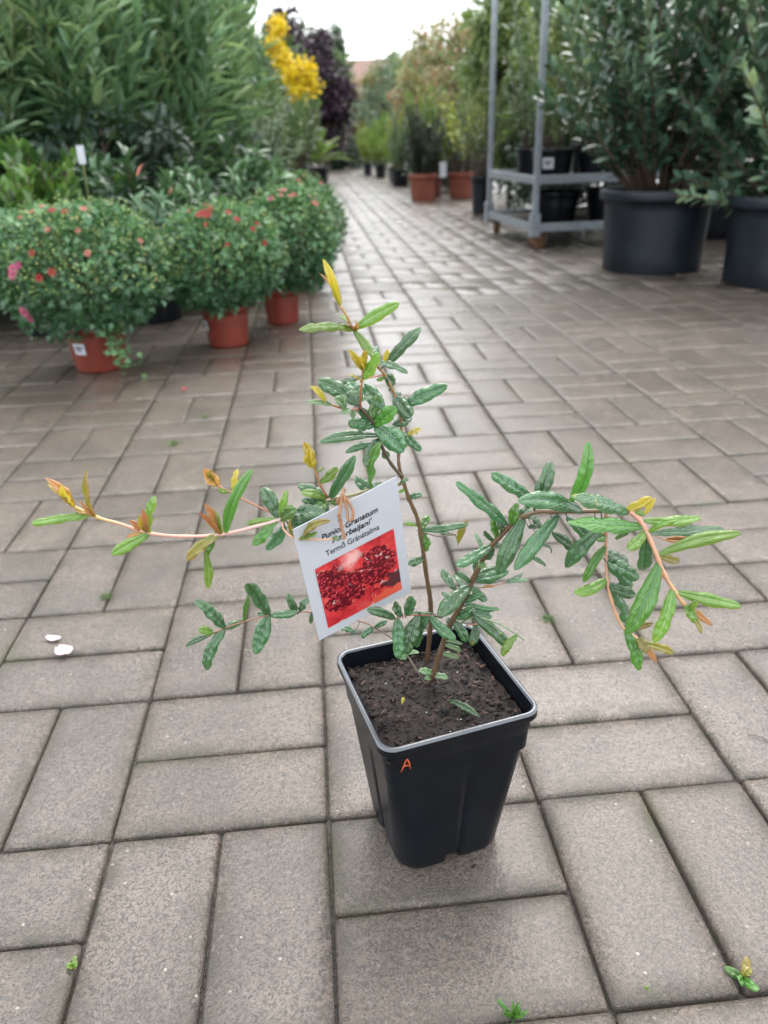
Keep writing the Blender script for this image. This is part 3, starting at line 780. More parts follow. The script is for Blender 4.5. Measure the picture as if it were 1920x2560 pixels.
def brick_mesh(name, seed, tone):
    """One rounded, chamfered block 196 x 96 mm, top at z = 0."""
    rg = random.Random(seed)
    hx, hy = 0.0987 + rg.uniform(-.0004, .0004), 0.0487 + rg.uniform(-.0004, .0004)
    rings = [(0.0, -0.05, 0.003, 1.0), (0.0, -0.0036, 0.004, 1.0), (0.0016, -0.0014, 0.005, 1.0), (0.0048, -0.0003, 0.006, 0.9), (0.0125, 0.0, 0.006, 0.45), (0.024, 0.0003, 0.006, 0.0)]
    V, F, E_ = [], [], []
    ns = 16
    for (ins, z, rad, e) in rings:
        loop = []
        for cx, cy, a0 in ((1, 1, 0), (-1, 1, 90), (-1, -1, 180), (1, -1, 270)):
            for k in range(3):
                a = math.radians(a0 + 45 * k)
                loop.append(((hx - ins - rad) * cx + rad * math.cos(a), (hy - ins - rad) * cy + rad * math.sin(a)))
            # one extra point midway to the next corner keeps the chamfer uneven
        for (x, y) in loop:
            j = rg.uniform(-1, 1) * (0.0007 if 0 < ins < .02 else 0)
            V.append((x * (1 + j * 3), y * (1 + j * 5), z + (rg.uniform(-.0006, .0004) if z < 0 and ins > 0 else 0)))
            E_.append(e)
    n = 12
    for r in range(len(rings) - 1):
        for k in range(n):
            a, b = r * n + k, r * n + (k + 1) % n
            F.append((a, b, b + n, a + n))
    F.append(tuple(range((len(rings) - 1) * n, len(rings) * n)))
    me = mesh_from(name, V, F, M['brick'], sm=True, tone=[tone] * len(V))
    at = me.attributes.new("edge", 'FLOAT', 'POINT'); at.data.foreach_set("value", np.array(E_, dtype=np.float32))
    return me


def project(x, y, z=0.0):
    d = Vector((x, y, z)) - CAM_POS
    dep = d.dot(fwd)
    return (d.dot(cam_r) / max(dep, 1e-4), d.dot(cam_u) / max(dep, 1e-4), dep)


slots = []
for i in range(PX0, PX1):
    for j in range(PY0, PY1):
        horiz = (i + j) % 2 != 0
        for k in (0, 1):
            if horiz: slots.append((i * .2 + .1, j * .2 + .05 + .1 * k, 0))
            else: slots.append((i * .2 + .05 + .1 * k, j * .2 + .1, 1))


def shown(s):
    px, py, dep = project(s[0], s[1])
    ok = dep > 0.05 and abs(px) < 0.5 + .1 / max(dep, .1) and abs(py) < 0.667 + .1 / max(dep, .1)
    return (CAM_POS.z / max(dep, .05) ** 3) if ok else -1.0 / (1 + abs(dep))


slots.sort(key=shown, reverse=True)
brick_lib = [brick_mesh("brick", 100 + q, (q + .5) / 24) for q in range(24)]
rg = random.Random(77)
for (x, y, v) in slots[:300]:
    rot = (rg.uniform(-.005, .005), rg.uniform(-.004, .004), (math.pi / 2 if v else 0) + rg.choice((0, math.pi)) + rg.uniform(-.006, .006))
    part("brick", rg.choice(brick_lib), paving, (x + rg.uniform(-.0006, .0006), y + rg.uniform(-.0006, .0006), rg.uniform(-.0012, .0012)), rot)
rest = slots[300:]
nb = len(rest)
S = np.array([(s[0], s[1]) for s in rest]); vert = np.array([s[2] for s in rest], dtype=bool)
hx = np.where(vert, .0486, .0986); hy = np.where(vert, .0986, .0486)
zt = RNG.uniform(-.0014, .0014, nb)
loops = []
for ins, z in ((0, -.05), (0, -.0034), (.004, 0)):
    for cx, cy in ((-1, -1), (1, -1), (1, 1), (-1, 1)):
        tiltz = RNG.uniform(-.0008, .0008, nb) if z == 0 else 0
        loops.append(np.stack([S[:, 0] + (hx - ins) * cx, S[:, 1] + (hy - ins) * cy, z + zt + tiltz], 1))
V = np.stack(loops, 1).reshape(-1, 3)
fq = []
for r in (0, 1):
    for k in range(4): fq.append((r * 4 + k, r * 4 + (k + 1) % 4, r * 4 + 4 + (k + 1) % 4, r * 4 + 4 + k))
fq.append((8, 9, 10, 11))
F = (np.arange(nb)[:, None, None] * 12 + np.array(fq)[None]).reshape(-1, 4)
me = fast_mesh("brick_field", V, F, M['brick'], np.repeat(RNG.random(nb), 12))
at = me.attributes.new("edge", 'FLOAT', 'POINT')
at.data.foreach_set("value", np.tile(np.array([1] * 8 + [.35] * 4, dtype=np.float32), nb))
part("brick_field", me, paving, kind="stuff")

# ------------------------------------------------------------------ foliage tools
# leaf templates: columns along, across (half widths +-0.5), up; triangles
T_OVAL = (np.array([(0, 0, 0), (.28, -.42, .06), (.28, .42, .06), (.3, 0, -.04), (.68, -.4, .02), (.68, .4, .02), (.66, 0, -.06), (1, 0, -.14)], dtype=np.float32),
          np.array([(0, 1, 3), (0, 3, 2), (1, 4, 6), (1, 6, 3), (3, 6, 5), (3, 5, 2), (4, 7, 6), (6, 7, 5)]))
T_LANCE = (np.array([(0, 0, 0), (.35, -.5, .1), (.35, .5, .1), (.36, 0, 0), (.75, -.3, -.02), (.75, .3, -.02), (.74, 0, -.1), (1, 0, -.3)], dtype=np.float32), T_OVAL[1])
T_LOBE = (np.array([(0, 0, 0), (.45, -.55, .08), (.6, -.2, 0), (1, 0, -.1), (.6, .2, 0), (.45, .55, .08)], dtype=np.float32),
          np.array([(0, 1, 2), (0, 2, 3), (0, 3, 4), (0, 4, 5)]))
T_DIA = (np.array([(0, 0, 0), (.5, -.5, .08), (1, 0, -.1), (.5, .5, .08)], dtype=np.float32), np.array([(0, 1, 2), (0, 2, 3)]))
UPV = np.array([0, 0, 1.0])


def unit(a):
    return a / np.maximum(np.linalg.norm(a, axis=-1, keepdims=True), 1e-9)


def frames(D, H):
    x = unit(D); y = unit(np.cross(H, x)); z = np.cross(x, y)
    return x, y, z


def leaf_cloud(name, P, D, H, L, W, tone, mat, tmpl, parent, singles=0, single_name="leaf", tpl_hi=None):
    """Leaves with base P, axis D, face hint H. The `singles` ones that show largest become objects of their own."""
    N = len(P)
    x, y, z = frames(D, H)
    tv, tf = tmpl
    order = np.argsort(np.linalg.norm(P + np.array(parent.location) - np.array(CAM_POS), axis=1))
    if singles:
        lib = []
        for q in range(4):
            lib.append(fast_mesh(single_name, tv * np.array([1, 1, 1.0 + .3 * q]), tf, mat, np.full(len(tv), .3 + .16 * q), sm=True))
        # only well separated ones: take every second of the nearest
        for i in order[:singles]:
            o = bpy.data.objects.new(single_name, lib[int(tone[i] * 3.99) % 4])
            COL.objects.link(o); o.parent = parent
            R = Matrix(((x[i, 0], y[i, 0], z[i, 0]), (x[i, 1], y[i, 1], z[i, 1]), (x[i, 2], y[i, 2], z[i, 2]))).to_4x4()
            o.matrix_local = Matrix.Translation(Vector(P[i])) @ R @ Matrix.Diagonal((L[i], W[i], L[i] * .5, 1))
        keep = order[singles:]
        P, x, y, z, L, W, tone = P[keep], x[keep], y[keep], z[keep], L[keep], W[keep], tone[keep]
        N = len(P)
    V = (P[:, None] + x[:, None] * (tv[None, :, 0:1] * L[:, None, None]) + y[:, None] * (tv[None, :, 1:2] * W[:, None, None])
         + z[:, None] * (tv[None, :, 2:3] * L[:, None, None] * .5))
    k = len(tv)
    F = (np.arange(N)[:, None, None] * k + tf[None]).reshape(-1, 3)
    me = fast_mesh(name, V.reshape(-1, 3), F, mat, np.repeat(tone, k), sm=True)
    return part(name, me, parent, kind="stuff")


def pot(parent, r_top, r_bot, h, mat, rim=0.012, rim_h=0.022, soil_drop=0.03, name="pot", ribs=False):
    prof = [(0.001, 0.004), (r_bot * .93, 0.004), (r_bot, 0.0), (r_bot * 1.01, 0.006)]
    for k in range(1, 5):
        prof.append((r_bot + (r_top - rim - r_bot) * k / 5, h * k / 5 * .95))
    prof += [(r_top - rim, h - rim_h), (r_top - rim * .1, h - rim_h * .96), (r_top, h - rim_h * .8), (r_top, h - rim_h * .15), (r_top - rim * .2, h), (r_top - rim * .8, h),
             (r_top - rim * 1.15, h - .004), (r_top - rim * 1.3, h - soil_drop - .02)]
    V, F = lathe(prof, 44)
    p = part(name, mesh_from(name, V, F, mat), parent)
    rs = r_top - rim * 1.22
    V = [(0, 0, h - soil_drop + .012)]; F = []
    for ring in range(1, 5):
        for k in range(28):
            a = 2 * math.pi * k / 28
            V.append((rs * ring / 4 * math.cos(a), rs * ring / 4 * math.sin(a), h - soil_drop + .012 * (1 - (ring / 4) ** 2) + (random.uniform(-.004, .004) if ring < 4 else -.004)))
    for k in range(28): F.append((0, 1 + k, 1 + (k + 1) % 28))
    for ring in range(3):
        for k in range(28):
            a = 1 + ring * 28 + k; b = 1 + ring * 28 + (k + 1) % 28
            F.append((a, a + 28, b + 28, b))
    part("soil", mesh_from("soil", V, F, M['soil']), p)
    return p


def stick_mesh(name, lines, mat, seg=5):
    V, F = [], []
    for pts, r0_, r1_ in lines:
        n = len(pts)
        v, f, _ = tube(pts, [r0_ + (r1_ - r0_) * i / (n - 1) for i in range(n)], seg, base=len(V))
        V += v; F += f
    return mesh_from(name, V, F, mat)


def shrub(name, loc, label, cat, group, h, rad, n_shoots, leaf, mat, tmpl, spacing, whorl=2, ang=55, t0=.35, z0=.2, crown_lo=.35,
          potspec=None, stem_mat=None, singles=60, droop=0.0, seed=1, jitter=.35, ry=None, stem_r=.006, top_pow=1.0, up=0.0):
    """A potted shrub: pot, canes, leaves set along every cane. leaf = (length, width)."""
    g = np.random.default_rng(seed)
    root = empty(name, loc, label, cat, group)
    if potspec: pot(root, *potspec)
    ry = ry or rad
    lines, P, D, H, L, W, T = [], [], [], [], [], [], []
    for s in range(n_shoots):
        a = g.uniform(0, 2 * math.pi); q = math.sqrt(g.uniform(0.02, 1))
        ez = z0 + (h - z0) * (crown_lo + (1 - crown_lo) * g.random() ** top_pow * math.sqrt(max(.0, 1 - .75 * q * q)))
        e = np.array([math.cos(a) * rad * q, math.sin(a) * ry * q, ez])
        b = np.array([math.cos(a) * min(.06, rad * .15), math.sin(a) * min(.06, rad * .15), z0 - .03])
        c = b * .4 + e * .6; c[:2] *= .75 + .3 * g.random(); c[2] = b[2] + (e[2] - b[2]) * .62
        ts = np.linspace(0, 1, 7)[:, None]
        pts = (1 - ts) ** 2 * b + 2 * ts * (1 - ts) * c + ts ** 2 * e
        lines.append(([Vector(p) for p in pts], stem_r, stem_r * .35))
        ln = np.linalg.norm(np.diff(pts, axis=0), axis=1).sum()
        n = max(3, int(ln * (1 - t0) / spacing))
        shoot_tone = g.uniform(0.08, .85)
        for i in range(n):
            t = t0 + (1 - t0) * (i + g.random() * .6) / n
            p = (1 - t) ** 2 * b + 2 * t * (1 - t) * c + t * t * e
            d = unit(2 * (1 - t) * (c - b) + 2 * t * (e - c))
            sidev = unit(np.cross(d, UPV + g.normal(0, .2, 3))); other = np.cross(sidev, d)
            a0 = g.uniform(0, 6.28)
            for k in range(whorl):
                aa = a0 + 2 * math.pi * k / whorl + g.uniform(-.4, .4)
                rd = sidev * math.cos(aa) + other * math.sin(aa)
                an = math.radians(ang * (1.15 - .55 * t) + g.normal(0, 12))
                dd = d * math.cos(an) + rd * math.sin(an) + np.array([0, 0, up - droop]) + g.normal(0, jitter * .3, 3)
                P.append(p); D.append(dd); H.append(d + UPV * .8 + g.normal(0, jitter, 3))
                sc = (.6 + .5 * g.random()) * (1.05 - .35 * t * t)
                L.append(leaf[0] * sc); W.append(leaf[1] * sc)
                T.append(np.clip(shoot_tone + g.normal(0, .14) + .25 * (t - .6), 0, 1))
    part("stems", stick_mesh("stems", lines, stem_mat or M['bark']), root)
    leaf_cloud("foliage", np.array(P), np.array(D), np.array(H), np.array(L), np.array(W), np.array(T), mat, tmpl, root, singles=singles)
    return root


def tree(name, loc, label, group, h, rad, n_clumps, n_leaves, leaf, mat, tmpl=T_DIA, trunk_r=.03, crown_lo=.3, shape=1.0, seed=1, rz=None, trunk_mat=None, clump=.3):
    """Free-standing tree: tapered trunk, limbs to every clump, leaves scattered through the clumps."""
    g = np.random.default_rng(seed)
    root = empty(name, loc, label, "tree", group)
    zc = h * (crown_lo + 1) / 2; rz = rz or h * (1 - crown_lo) / 2
    C_ = []
    while len(C_) < n_clumps:
        v = g.uniform(-1, 1, 3)
        if np.linalg.norm(v) > 1 or np.linalg.norm(v) < .25: continue
        taper = 1 - (1 - shape) * (v[2] * .5 + .5)
        C_.append((v[0] * rad * taper, v[1] * rad * taper, zc + v[2] * rz))
    C_ = np.array(C_)
    lines = [([Vector((0, 0, 0)), Vector((.02 * rad, 0, h * .3)), Vector((-.03 * rad, .02 * rad, h * .6)), Vector((0, 0, h * .92))], trunk_r, trunk_r * .3)]
    for c in C_[:40]:
        z = max(h * .12, c[2] - np.linalg.norm(c[:2]) * .8 - .05)
        lines.append(([Vector((0, 0, z)), Vector((c[0] * .5, c[1] * .5, z + (c[2] - z) * .6)), Vector(c)], trunk_r * .4, trunk_r * .12))
    part("trunk", stick_mesh("trunk", lines, trunk_mat or M['bark']), root)
    idx = g.integers(0, n_clumps, n_leaves)
    cr = clump * rad * g.uniform(.6, 1.4, n_clumps)
    off = unit(g.normal(0, 1, (n_leaves, 3))) * (g.random((n_leaves, 1)) ** .45) * cr[idx][:, None]
    P = C_[idx] + off * np.array([1, 1, .8])
    D = unit(off) + g.normal(0, .6, (n_leaves, 3)) + np.array([0, 0, -.15])
    H = np.array([0, 0, 1.0]) + g.normal(0, .5, (n_leaves, 3))
    sc = g.uniform(.6, 1.2, n_leaves)
    T = np.clip(g.uniform(.2, .7, n_clumps)[idx] + g.normal(0, .14, n_leaves), 0, 1)
    leaf_cloud("crown", P, D, H, leaf[0] * sc, leaf[1] * sc, T, mat, tmpl, root)
    return root


F_OLEANDER = m_foliage("oleander_leaf", [(0, (0.04, 0.10, 0.06)), (.4, (0.15, 0.28, 0.15)), (.75, (0.29, 0.44, 0.24)), (1, (0.46, 0.58, 0.28))], .28, .34)  # leaf tones made paler and bluer in place of a milky haze
F_LAUREL = m_foliage("laurel_leaf", [(0, (0.02, 0.06, 0.018)), (.5, (0.06, 0.15, 0.035)), (1, (0.16, 0.28, 0.05))], .28, .2)
F_RHODO = m_foliage("rhododendron_leaf", [(0, (0.018, 0.05, 0.026)), (.5, (0.06, 0.135, 0.065)), (1, (0.15, 0.26, 0.13))], .28, .15)
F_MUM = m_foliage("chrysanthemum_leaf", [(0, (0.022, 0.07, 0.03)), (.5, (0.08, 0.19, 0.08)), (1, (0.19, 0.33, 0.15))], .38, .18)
F_PHOT = m_foliage("photinia_leaf", [(0, (0.022, 0.055, 0.036)), (.5, (0.09, 0.165, 0.105)), (.85, (0.23, 0.33, 0.2)), (1, (0.38, 0.46, 0.2))], .26, .15)
F_BRIGHT = m_foliage("bright_green_leaf", [(0, (0.06, 0.13, 0.02)), (.5, (0.16, 0.28, 0.04)), (1, (0.32, 0.42, 0.08))], .45, .3)
F_LIME = m_foliage("yellow_green_leaf", [(0, (0.10, 0.15, 0.02)), (.5, (0.24, 0.3, 0.035)), (1, (0.42, 0.42, 0.06))], .45, .35)
F_DARK = m_foliage("dark_evergreen_leaf", [(0, (0.01, 0.024, 0.016)), (.6, (0.026, 0.052, 0.034)), (1, (0.055, 0.09, 0.055))], .5, .1)
F_PURPLE = m_foliage("purple_leaf", [(0, (0.018, 0.010, 0.018)), (.6, (0.045, 0.026, 0.042)), (1, (0.09, 0.05, 0.07))], .5, .1, (0.1, .03, .05))
F_RUST = m_foliage("rusty_leaf", [(0, (0.12, 0.15, 0.06)), (.35, (0.24, 0.30, 0.11)), (.6, (0.44, 0.25, 0.17)), (.8, (0.30, 0.36, 0.13)), (1, (0.42, 0.5, 0.18))], .5, .35, (.3, .2, .08))
F_GREY = m_foliage("grey_green_leaf", [(0, (0.045, 0.08, 0.05)), (.5, (0.12, 0.18, 0.115)), (1, (0.22, 0.3, 0.2))], .45, .25)
F_WISP = m_foliage("wispy_green_leaf", [(0, (0.04, 0.075, 0.03)), (.5, (0.12, 0.19, 0.065)), (1, (0.3, 0.36, 0.10))], .45, .3)
F_MID = m_foliage("mid_green_leaf", [(0, (0.03, 0.07, 0.025)), (.5, (0.09, 0.17, 0.055)), (1, (0.19, 0.3, 0.10))], .5, .25)
F_YELLOW = m_foliage("yellow_flower", [(0, (0.6, 0.42, 0.01)), (1, (0.85, 0.68, 0.02))], .5, .3, (.8, .6, .05))

# ------------------------------------------------------------------ the potted pomegranate
POT_C, POT_RZ = Vector((0.0965, -0.0126, 0.0)), math.radians(13.4)
plant = empty("potted_pomegranate", POT_C, "young pomegranate with arching leafy branches in square black pot marked A", "potted plant")


def rsq(half, rad, nside=22, ncor=7):
    """Rounded square, counter-clockwise; returns points with (face index, s along face -1..1 or None)."""
    out = []
    rad = min(rad, half * .95)
    st = half - rad
    for fidx in range(4):
        a = fidx * math.pi / 2 - math.pi / 2          # face normal angle: -Y, +X, +Y, -X
        nx, ny = math.cos(a), math.sin(a); tx, ty = -ny, nx
        for k in range(nside + 1):
            s = -1 + 2 * k / nside
            out.append((nx * half + tx * st * s, ny * half + ty * st * s, nx, ny, s))
        cx, cy = (nx + tx) * st, (ny + ty) * st
        for k in range(1, ncor):
            b = a + math.pi / 2 * k / ncor
            out.append((cx + rad * math.cos(b), cy + rad * math.sin(b), nx, ny, None))
    return out


def pot_surface():
    # (z, half size, corner radius, groove depth, is_bottom)
    hb, ht = 0.0485, 0.0622
    zs = [0.0, 0.004, 0.011, 0.0115, 0.028, 0.055, 0.08, 0.105, 0.13, 0.1365]
    rows = []
    for z in zs:
        k = z / 0.14
        rows.append((z, hb + (ht - hb) * k + (-.0012 if z == 0 else 0), 0.023 * (1 - k) + .011 * k, 0.0022 * max(0, min(1, (0.135 - z) / .02)), 'body'))
    rows += [(0.1380, ht + .0004, .0115, 0, 'collar'), (0.1395, ht + .0013, .0115, 0, 'collar'), (0.1515, ht + .0018, .0115, 0, 'collar'),
             (0.1522, ht + .0046, .013, 0, 'rim'), (0.1535, ht + .0056, .0135, 0, 'rim'), (0.1590, ht + .0056, .0135, 0, 'rim'), (0.1608, ht + .0048, .013, 0, 'rim'),
             (0.1613, ht + .0036, .0125, 0, 'rim'), (0.1609, ht + .0022, .0115, 0, 'rim'), (0.1595, ht + .0013, .0105, 0, 'rim'), (0.140, ht + .0002, .0095, 0, 'in'), (0.120, ht - .001, .009, 0, 'in')]
    V, F = [], []
    n = None
    for (z, half, rad, gr, kind) in rows:
        L_ = rsq(half, rad)
        n = len(L_)
        for (x, y, nx, ny, s) in L_:
            zz = z
            if s is not None and kind == 'body':
                if 0.13 < s < 0.20: x -= nx * gr; y -= ny * gr            # moulded vertical seam
                elif s >= 0.20: x -= nx * gr * .35; y -= ny * gr * .35
                if -0.30 < s < 0.20 and z < 0.011: zz = 0.0105 + z * .04      # drainage notch under every side
            V.append((x, y, zz))
    G = []
    for r in range(len(rows) - 1):
        for k in range(n):
            a, b = r * n + k, r * n + (k + 1) % n
            (G if rows[r][4] == 'rim' and rows[r + 1][4] == 'rim' and rows[r][0] >= .1585 else F).append((a, b, b + n, a + n))
    return V, F, G


V, F, G = pot_surface()
me = mesh_from("pot", V, F, M['blackpot'])
ppot = part("pot", me, plant, rot=(0, 0, POT_RZ))
md = ppot.modifiers.new("edges", 'EDGE_SPLIT'); md.split_angle = math.radians(38)
part("rim", mesh_from("rim", V, G, M['worn_lit_rim']), ppot)
bx, fx = box(-.036, .036, -.036, .036, .0125, .0145)
part("pot_base", mesh_from("pot_base", bx, fx, M['blackpot'], sm=False), ppot)

# soil with lumps
SOIL_Z = 0.1455
gn = 70
V, F = [], []
hs = 0.0618
for i in range(gn + 1):
    for j in range(gn + 1):
        x, y = (-1 + 2 * i / gn) * hs, (-1 + 2 * j / gn) * hs
        e = max(abs(x), abs(y)) / hs
        z = SOIL_Z + .0035 * noise.noise((x * 60, y * 60, 3)) + .0025 * noise.noise((x * 170, y * 170, 7)) + .0016 * noise.noise((x * 420, y * 420, 9)) - .003 * e ** 6
        V.append((x, y, z))
for i in range(gn):
    for j in range(gn):
        a = i * (gn + 1) + j
        F.append((a, a + gn + 1, a + gn + 2, a + 1))
soil = part("soil", mesh_from("soil", V, F, M['soil']), ppot)
ico = bmesh.new(); bmesh.ops.create_icosphere(ico, subdivisions=1, radius=1.0)
iv = np.array([v.co[:] for v in ico.verts]); jf = np.array([[v.index for v in f.verts] for f in ico.faces]); ico.free()
g = np.random.default_rng(3)
nc = 900
cp = np.stack([g.uniform(-hs * .96, hs * .96, nc), g.uniform(-hs * .96, hs * .96, nc), np.full(nc, SOIL_Z)], 1)
for q in range(nc):
    cp[q, 2] += .0035 * noise.noise((cp[q, 0] * 60, cp[q, 1] * 60, 3)) + .0025 * noise.noise((cp[q, 0] * 170, cp[q, 1] * 170, 7)) + .0004
sc = g.lognormal(-6.75, .45, nc)[:, None] * g.uniform(.5, 1.3, (nc, 3)); sc[:, 2] *= .7
Vc = cp[:, None] + iv[None] * sc[:, None] * (1 + g.normal(0, .2, (nc, len(iv), 1)))
Fc = (np.arange(nc)[:, None, None] * len(iv) + jf[None]).reshape(-1, 3)
part("soil_crumbs", fast_mesh("soil_crumbs", Vc.reshape(-1, 3), Fc, M['soil'], sm=False), ppot, kind="stuff")
# bark chips and fibres
chip = m_plain("bark_chip", (0.06, 0.03, 0.02), .7, nscale=90, var=.6, bump=.5)
nc = 130
cq = np.stack([g.uniform(-hs * .92, hs * .92, nc), g.uniform(-hs * .92, hs * .92, nc), SOIL_Z + g.uniform(.0008, .0035, nc)], 1)
ll, ww = g.uniform(.0025, .008, nc), g.uniform(.0006, .0028, nc)
an, ti = g.uniform(0, 6.28, nc), g.uniform(-.5, .5, nc)
dx = np.stack([np.cos(an) * np.cos(ti), np.sin(an) * np.cos(ti), np.sin(ti)], 1); dy_ = np.stack([-np.sin(an), np.cos(an), np.zeros(nc)], 1); dz = np.cross(dx, dy_)
cb = np.array([(-1, -1, -.3), (1, -.6, -.3), (1.1, .7, -.3), (-.8, 1, -.3), (-1, -.8, .3), (.9, -.7, .4), (1, .8, .3), (-.9, .8, .2)]) * .5
Vc = cq[:, None] + dx[:, None] * (cb[None, :, :1] * ll[:, None, None]) + dy_[:, None] * (cb[None, :, 1:2] * ww[:, None, None]) + dz[:, None] * (cb[None, :, 2:] * .0012)
Fc = (np.arange(nc)[:, None, None] * 8 + np.array([(0, 3, 2, 1), (4, 5, 6, 7), (0, 1, 5, 4), (1, 2, 6, 5), (2, 3, 7, 6), (3, 0, 4, 7)])[None]).reshape(-1, 4)
part("bark_chips", fast_mesh("bark_chips", Vc.reshape(-1, 3), Fc, chip), ppot, kind="stuff")
# perlite grains
for q in range(6):
    V = iv * np.array([.0008, .0006, .0005]) * (1 + g.normal(0, .15, (len(iv), 1)))
    part("perlite_grain", mesh_from("perlite_grain", V, jf, M['card']), ppot, (float(g.uniform(-.045, .045)), float(g.uniform(-.05, .03)), SOIL_Z + .0025))

# the orange hand-written A on the front side
def strokes(lines, rad, mat, name, parent, loc, rot):
    V, F = [], []
    for ln in lines:
        pts = [Vector((x, 0, z)) for x, z in ln]
        v, f, _ = tube(pts, [rad * .8] + [rad] * (len(pts) - 2) + [rad * .7], 6, base=len(V))
        V += v; F += f
    for v in V: v.y *= .35
    return part(name, mesh_from(name, V, F, mat), parent, loc, rot)
strokes([[(-.0042, -.006), (-.0022, -.001), (.0, .0052), (.0012, .0062)], [(.0008, .0063), (.0026, .0015), (.0036, -.0055)], [(-.003, -.0012), (.0, -.0004), (.0034, -.0016)]],
        .00075, M['marker'], "painted_letter", ppot, (-0.0475, -.0640, 0.1400), (math.radians(3), 0, 0))

LEAF_RNG = random.Random(21)
SHP = {'G': (.62, .5), 'M': (.62, .5), 'L': (.62, .45), 'S': (.6, .55), 'P': (.6, .5), 'Y': (.7, .6), 'V': (.65, .55), 'O': (.6, .75), 'D': (.5, .6)}


def leaf_geom(B, T, W, typ, Q, org):
    """Curled leaf blade from B to T; Q is the point on the twig that its stalk leaves from."""
    R = LEAF_RNG
    ax = T - B; L = ax.length; x = ax.normalized()
    hint = Vector((R.uniform(-.35, .35), -.62 + R.uniform(-.3, .3), .7 + R.uniform(-.25, .25)))
    y = hint.cross(x); y.normalize(); z = x.cross(y)
    na, nc_ = 27, 11
    pw0, pw1 = SHP[typ]
    bow = R.uniform(-.03, .14) * L; swy = R.uniform(-.05, .05) * L
    twist = R.uniform(-.6, .6); roll = R.uniform(.4, .95) if typ in 'GMSL' else R.uniform(-.1, .25)
    fold = R.uniform(.25, .4) if typ in 'GMSL' else R.uniform(.35, .75)
    wav = R.uniform(.08, .22); ph = R.uniform(0, 6)
    npk = max(3, L / .0062 + R.uniform(-.5, .5)); puck = R.uniform(.07, .13) if typ in 'GMSL' else .03
    tip = R.uniform(.0, .12) * L * (1 if R.random() < .7 else -1)
    V, U, F = [], [], []
    peak = max(((k / 40) ** pw0) * ((1 - k / 40) ** pw1) for k in range(1, 40))
    for i in range(na):
        v = i / (na - 1)
        vv = .03 + .97 * v
        w = W * .54 * max(.07, (vv ** pw0) * ((1 - v) ** pw1) / peak) * (1 + .07 * math.sin(v * 9 + ph) + .035 * math.sin(v * 31 + ph * 2))
        if i == na - 1: w = W * .03
        c = B + x * (L * v) + z * (bow * 4 * v * (1 - v) - tip * max(0, v - .6) ** 2 * 4) + y * (swy * math.sin(math.pi * v))
        tw = twist * (v - .3)
        yy = y * math.cos(tw) + z * math.sin(tw); zz = -y * math.sin(tw) + z * math.cos(tw)
        for j in range(nc_):
            u = -1 + 2 * j / (nc_ - 1); au = abs(u)
            lat = w * u * (1 - .13 * roll * u * u)
            hgt = w * (fold * 1.15 * math.sin(math.pi * min(1, au ** .8 * .78)) - roll * .55 * au ** 3) + w * wav * math.sin(v * 17 + ph + u * 2) * au
            pk = math.sin(v * npk * 6.283 - au * 3.6 + (0 if u > 0 else 1.1)) * math.sin(math.pi * min(1, au * 1.05))
            hgt += w * puck * pk * min(1, 6 * v * (1 - v)) + w * .06 * noise.noise((u * 2.3 + ph * 7, v * 9, ph))
            V.append(c + yy * lat + zz * hgt - org); U.append((u * .5 + .5, v))
    for i in range(na - 1):
        for j in range(nc_ - 1):
            a = i * nc_ + j
            F.append((a, a + 1, a + nc_ + 1, a + nc_))
    # stalk
    src_ = Q if Q is not None else B - x * min(.003, L * .12)
    rr = max(.0003, min(.0006, W * .05))
    tv, tf, tu = tube([src_, src_.lerp(B, .5) + Vector((0, 0, .0004)), B + x * L * .04], [rr * 1.2, rr, rr * .8], 5, base=len(V))
    V += [p - org for p in tv]; U += [(.5, .02)] * len(tv); F += tf
    return V, F, U


stem_objs = {}
for key, (ra, rb, colr, pts) in STEMS.items():
    P = catmull([Vector(p) * .001 for p in pts], 5)
    n = len(P)
    org = P[0].copy()
    rad = []
    for i in range(n):
        k = i / (n - 1)
        rad.append((ra + (rb - ra) * k) * .001 * (1 + .10 * math.sin(i * 1.7) + (.22 if i % 10 == 0 else 0)))
    v, f, u = tube([p - org for p in P], rad, 10)
    nm = "stem" if key in ("main", "right") else "branch"
    stem_objs[key] = (part(nm, mesh_from(nm, v, f, M['st_' + colr], uv=u), plant, org - POT_C), org)

for (key, typ, B, T, W, Q) in LEAVES:
    par, org = stem_objs[key]
    B = Vector(B) * .001; T = Vector(T) * .001
    Qv = Vector(Q) * .001 if Q else None
    v, f, u = leaf_geom(B, T, W * .001, typ, Qv, B)
    part("leaf", mesh_from("leaf", v, f, M[typ], uv=u), par, B - org)

# ------------------------------------------------------------------ the hanging tag
A_, B_, D_ = Vector((-0.0078, -0.0305, 0.3201)), Vector((0.0706, -0.0112, 0.3481)), Vector((0.0045, -0.0063, 0.2057))
ex_, ey_ = B_ - A_, A_ - D_                       # the card hangs slightly skewed
TW, TH = ex_.length, ey_.length
ez_ = ex_.cross(ey_).normalized()
ptag = empty("plant_tag", D_, "white plant tag with printed red pomegranate photo tied to the pink branch", "tag")


def on_tag(me):
    for v in me.vertices:
        v.co = ex_ * (v.co.x / TW) + ey_ * (v.co.y / TH) + ez_ * v.co.z
    me.update()
    return me


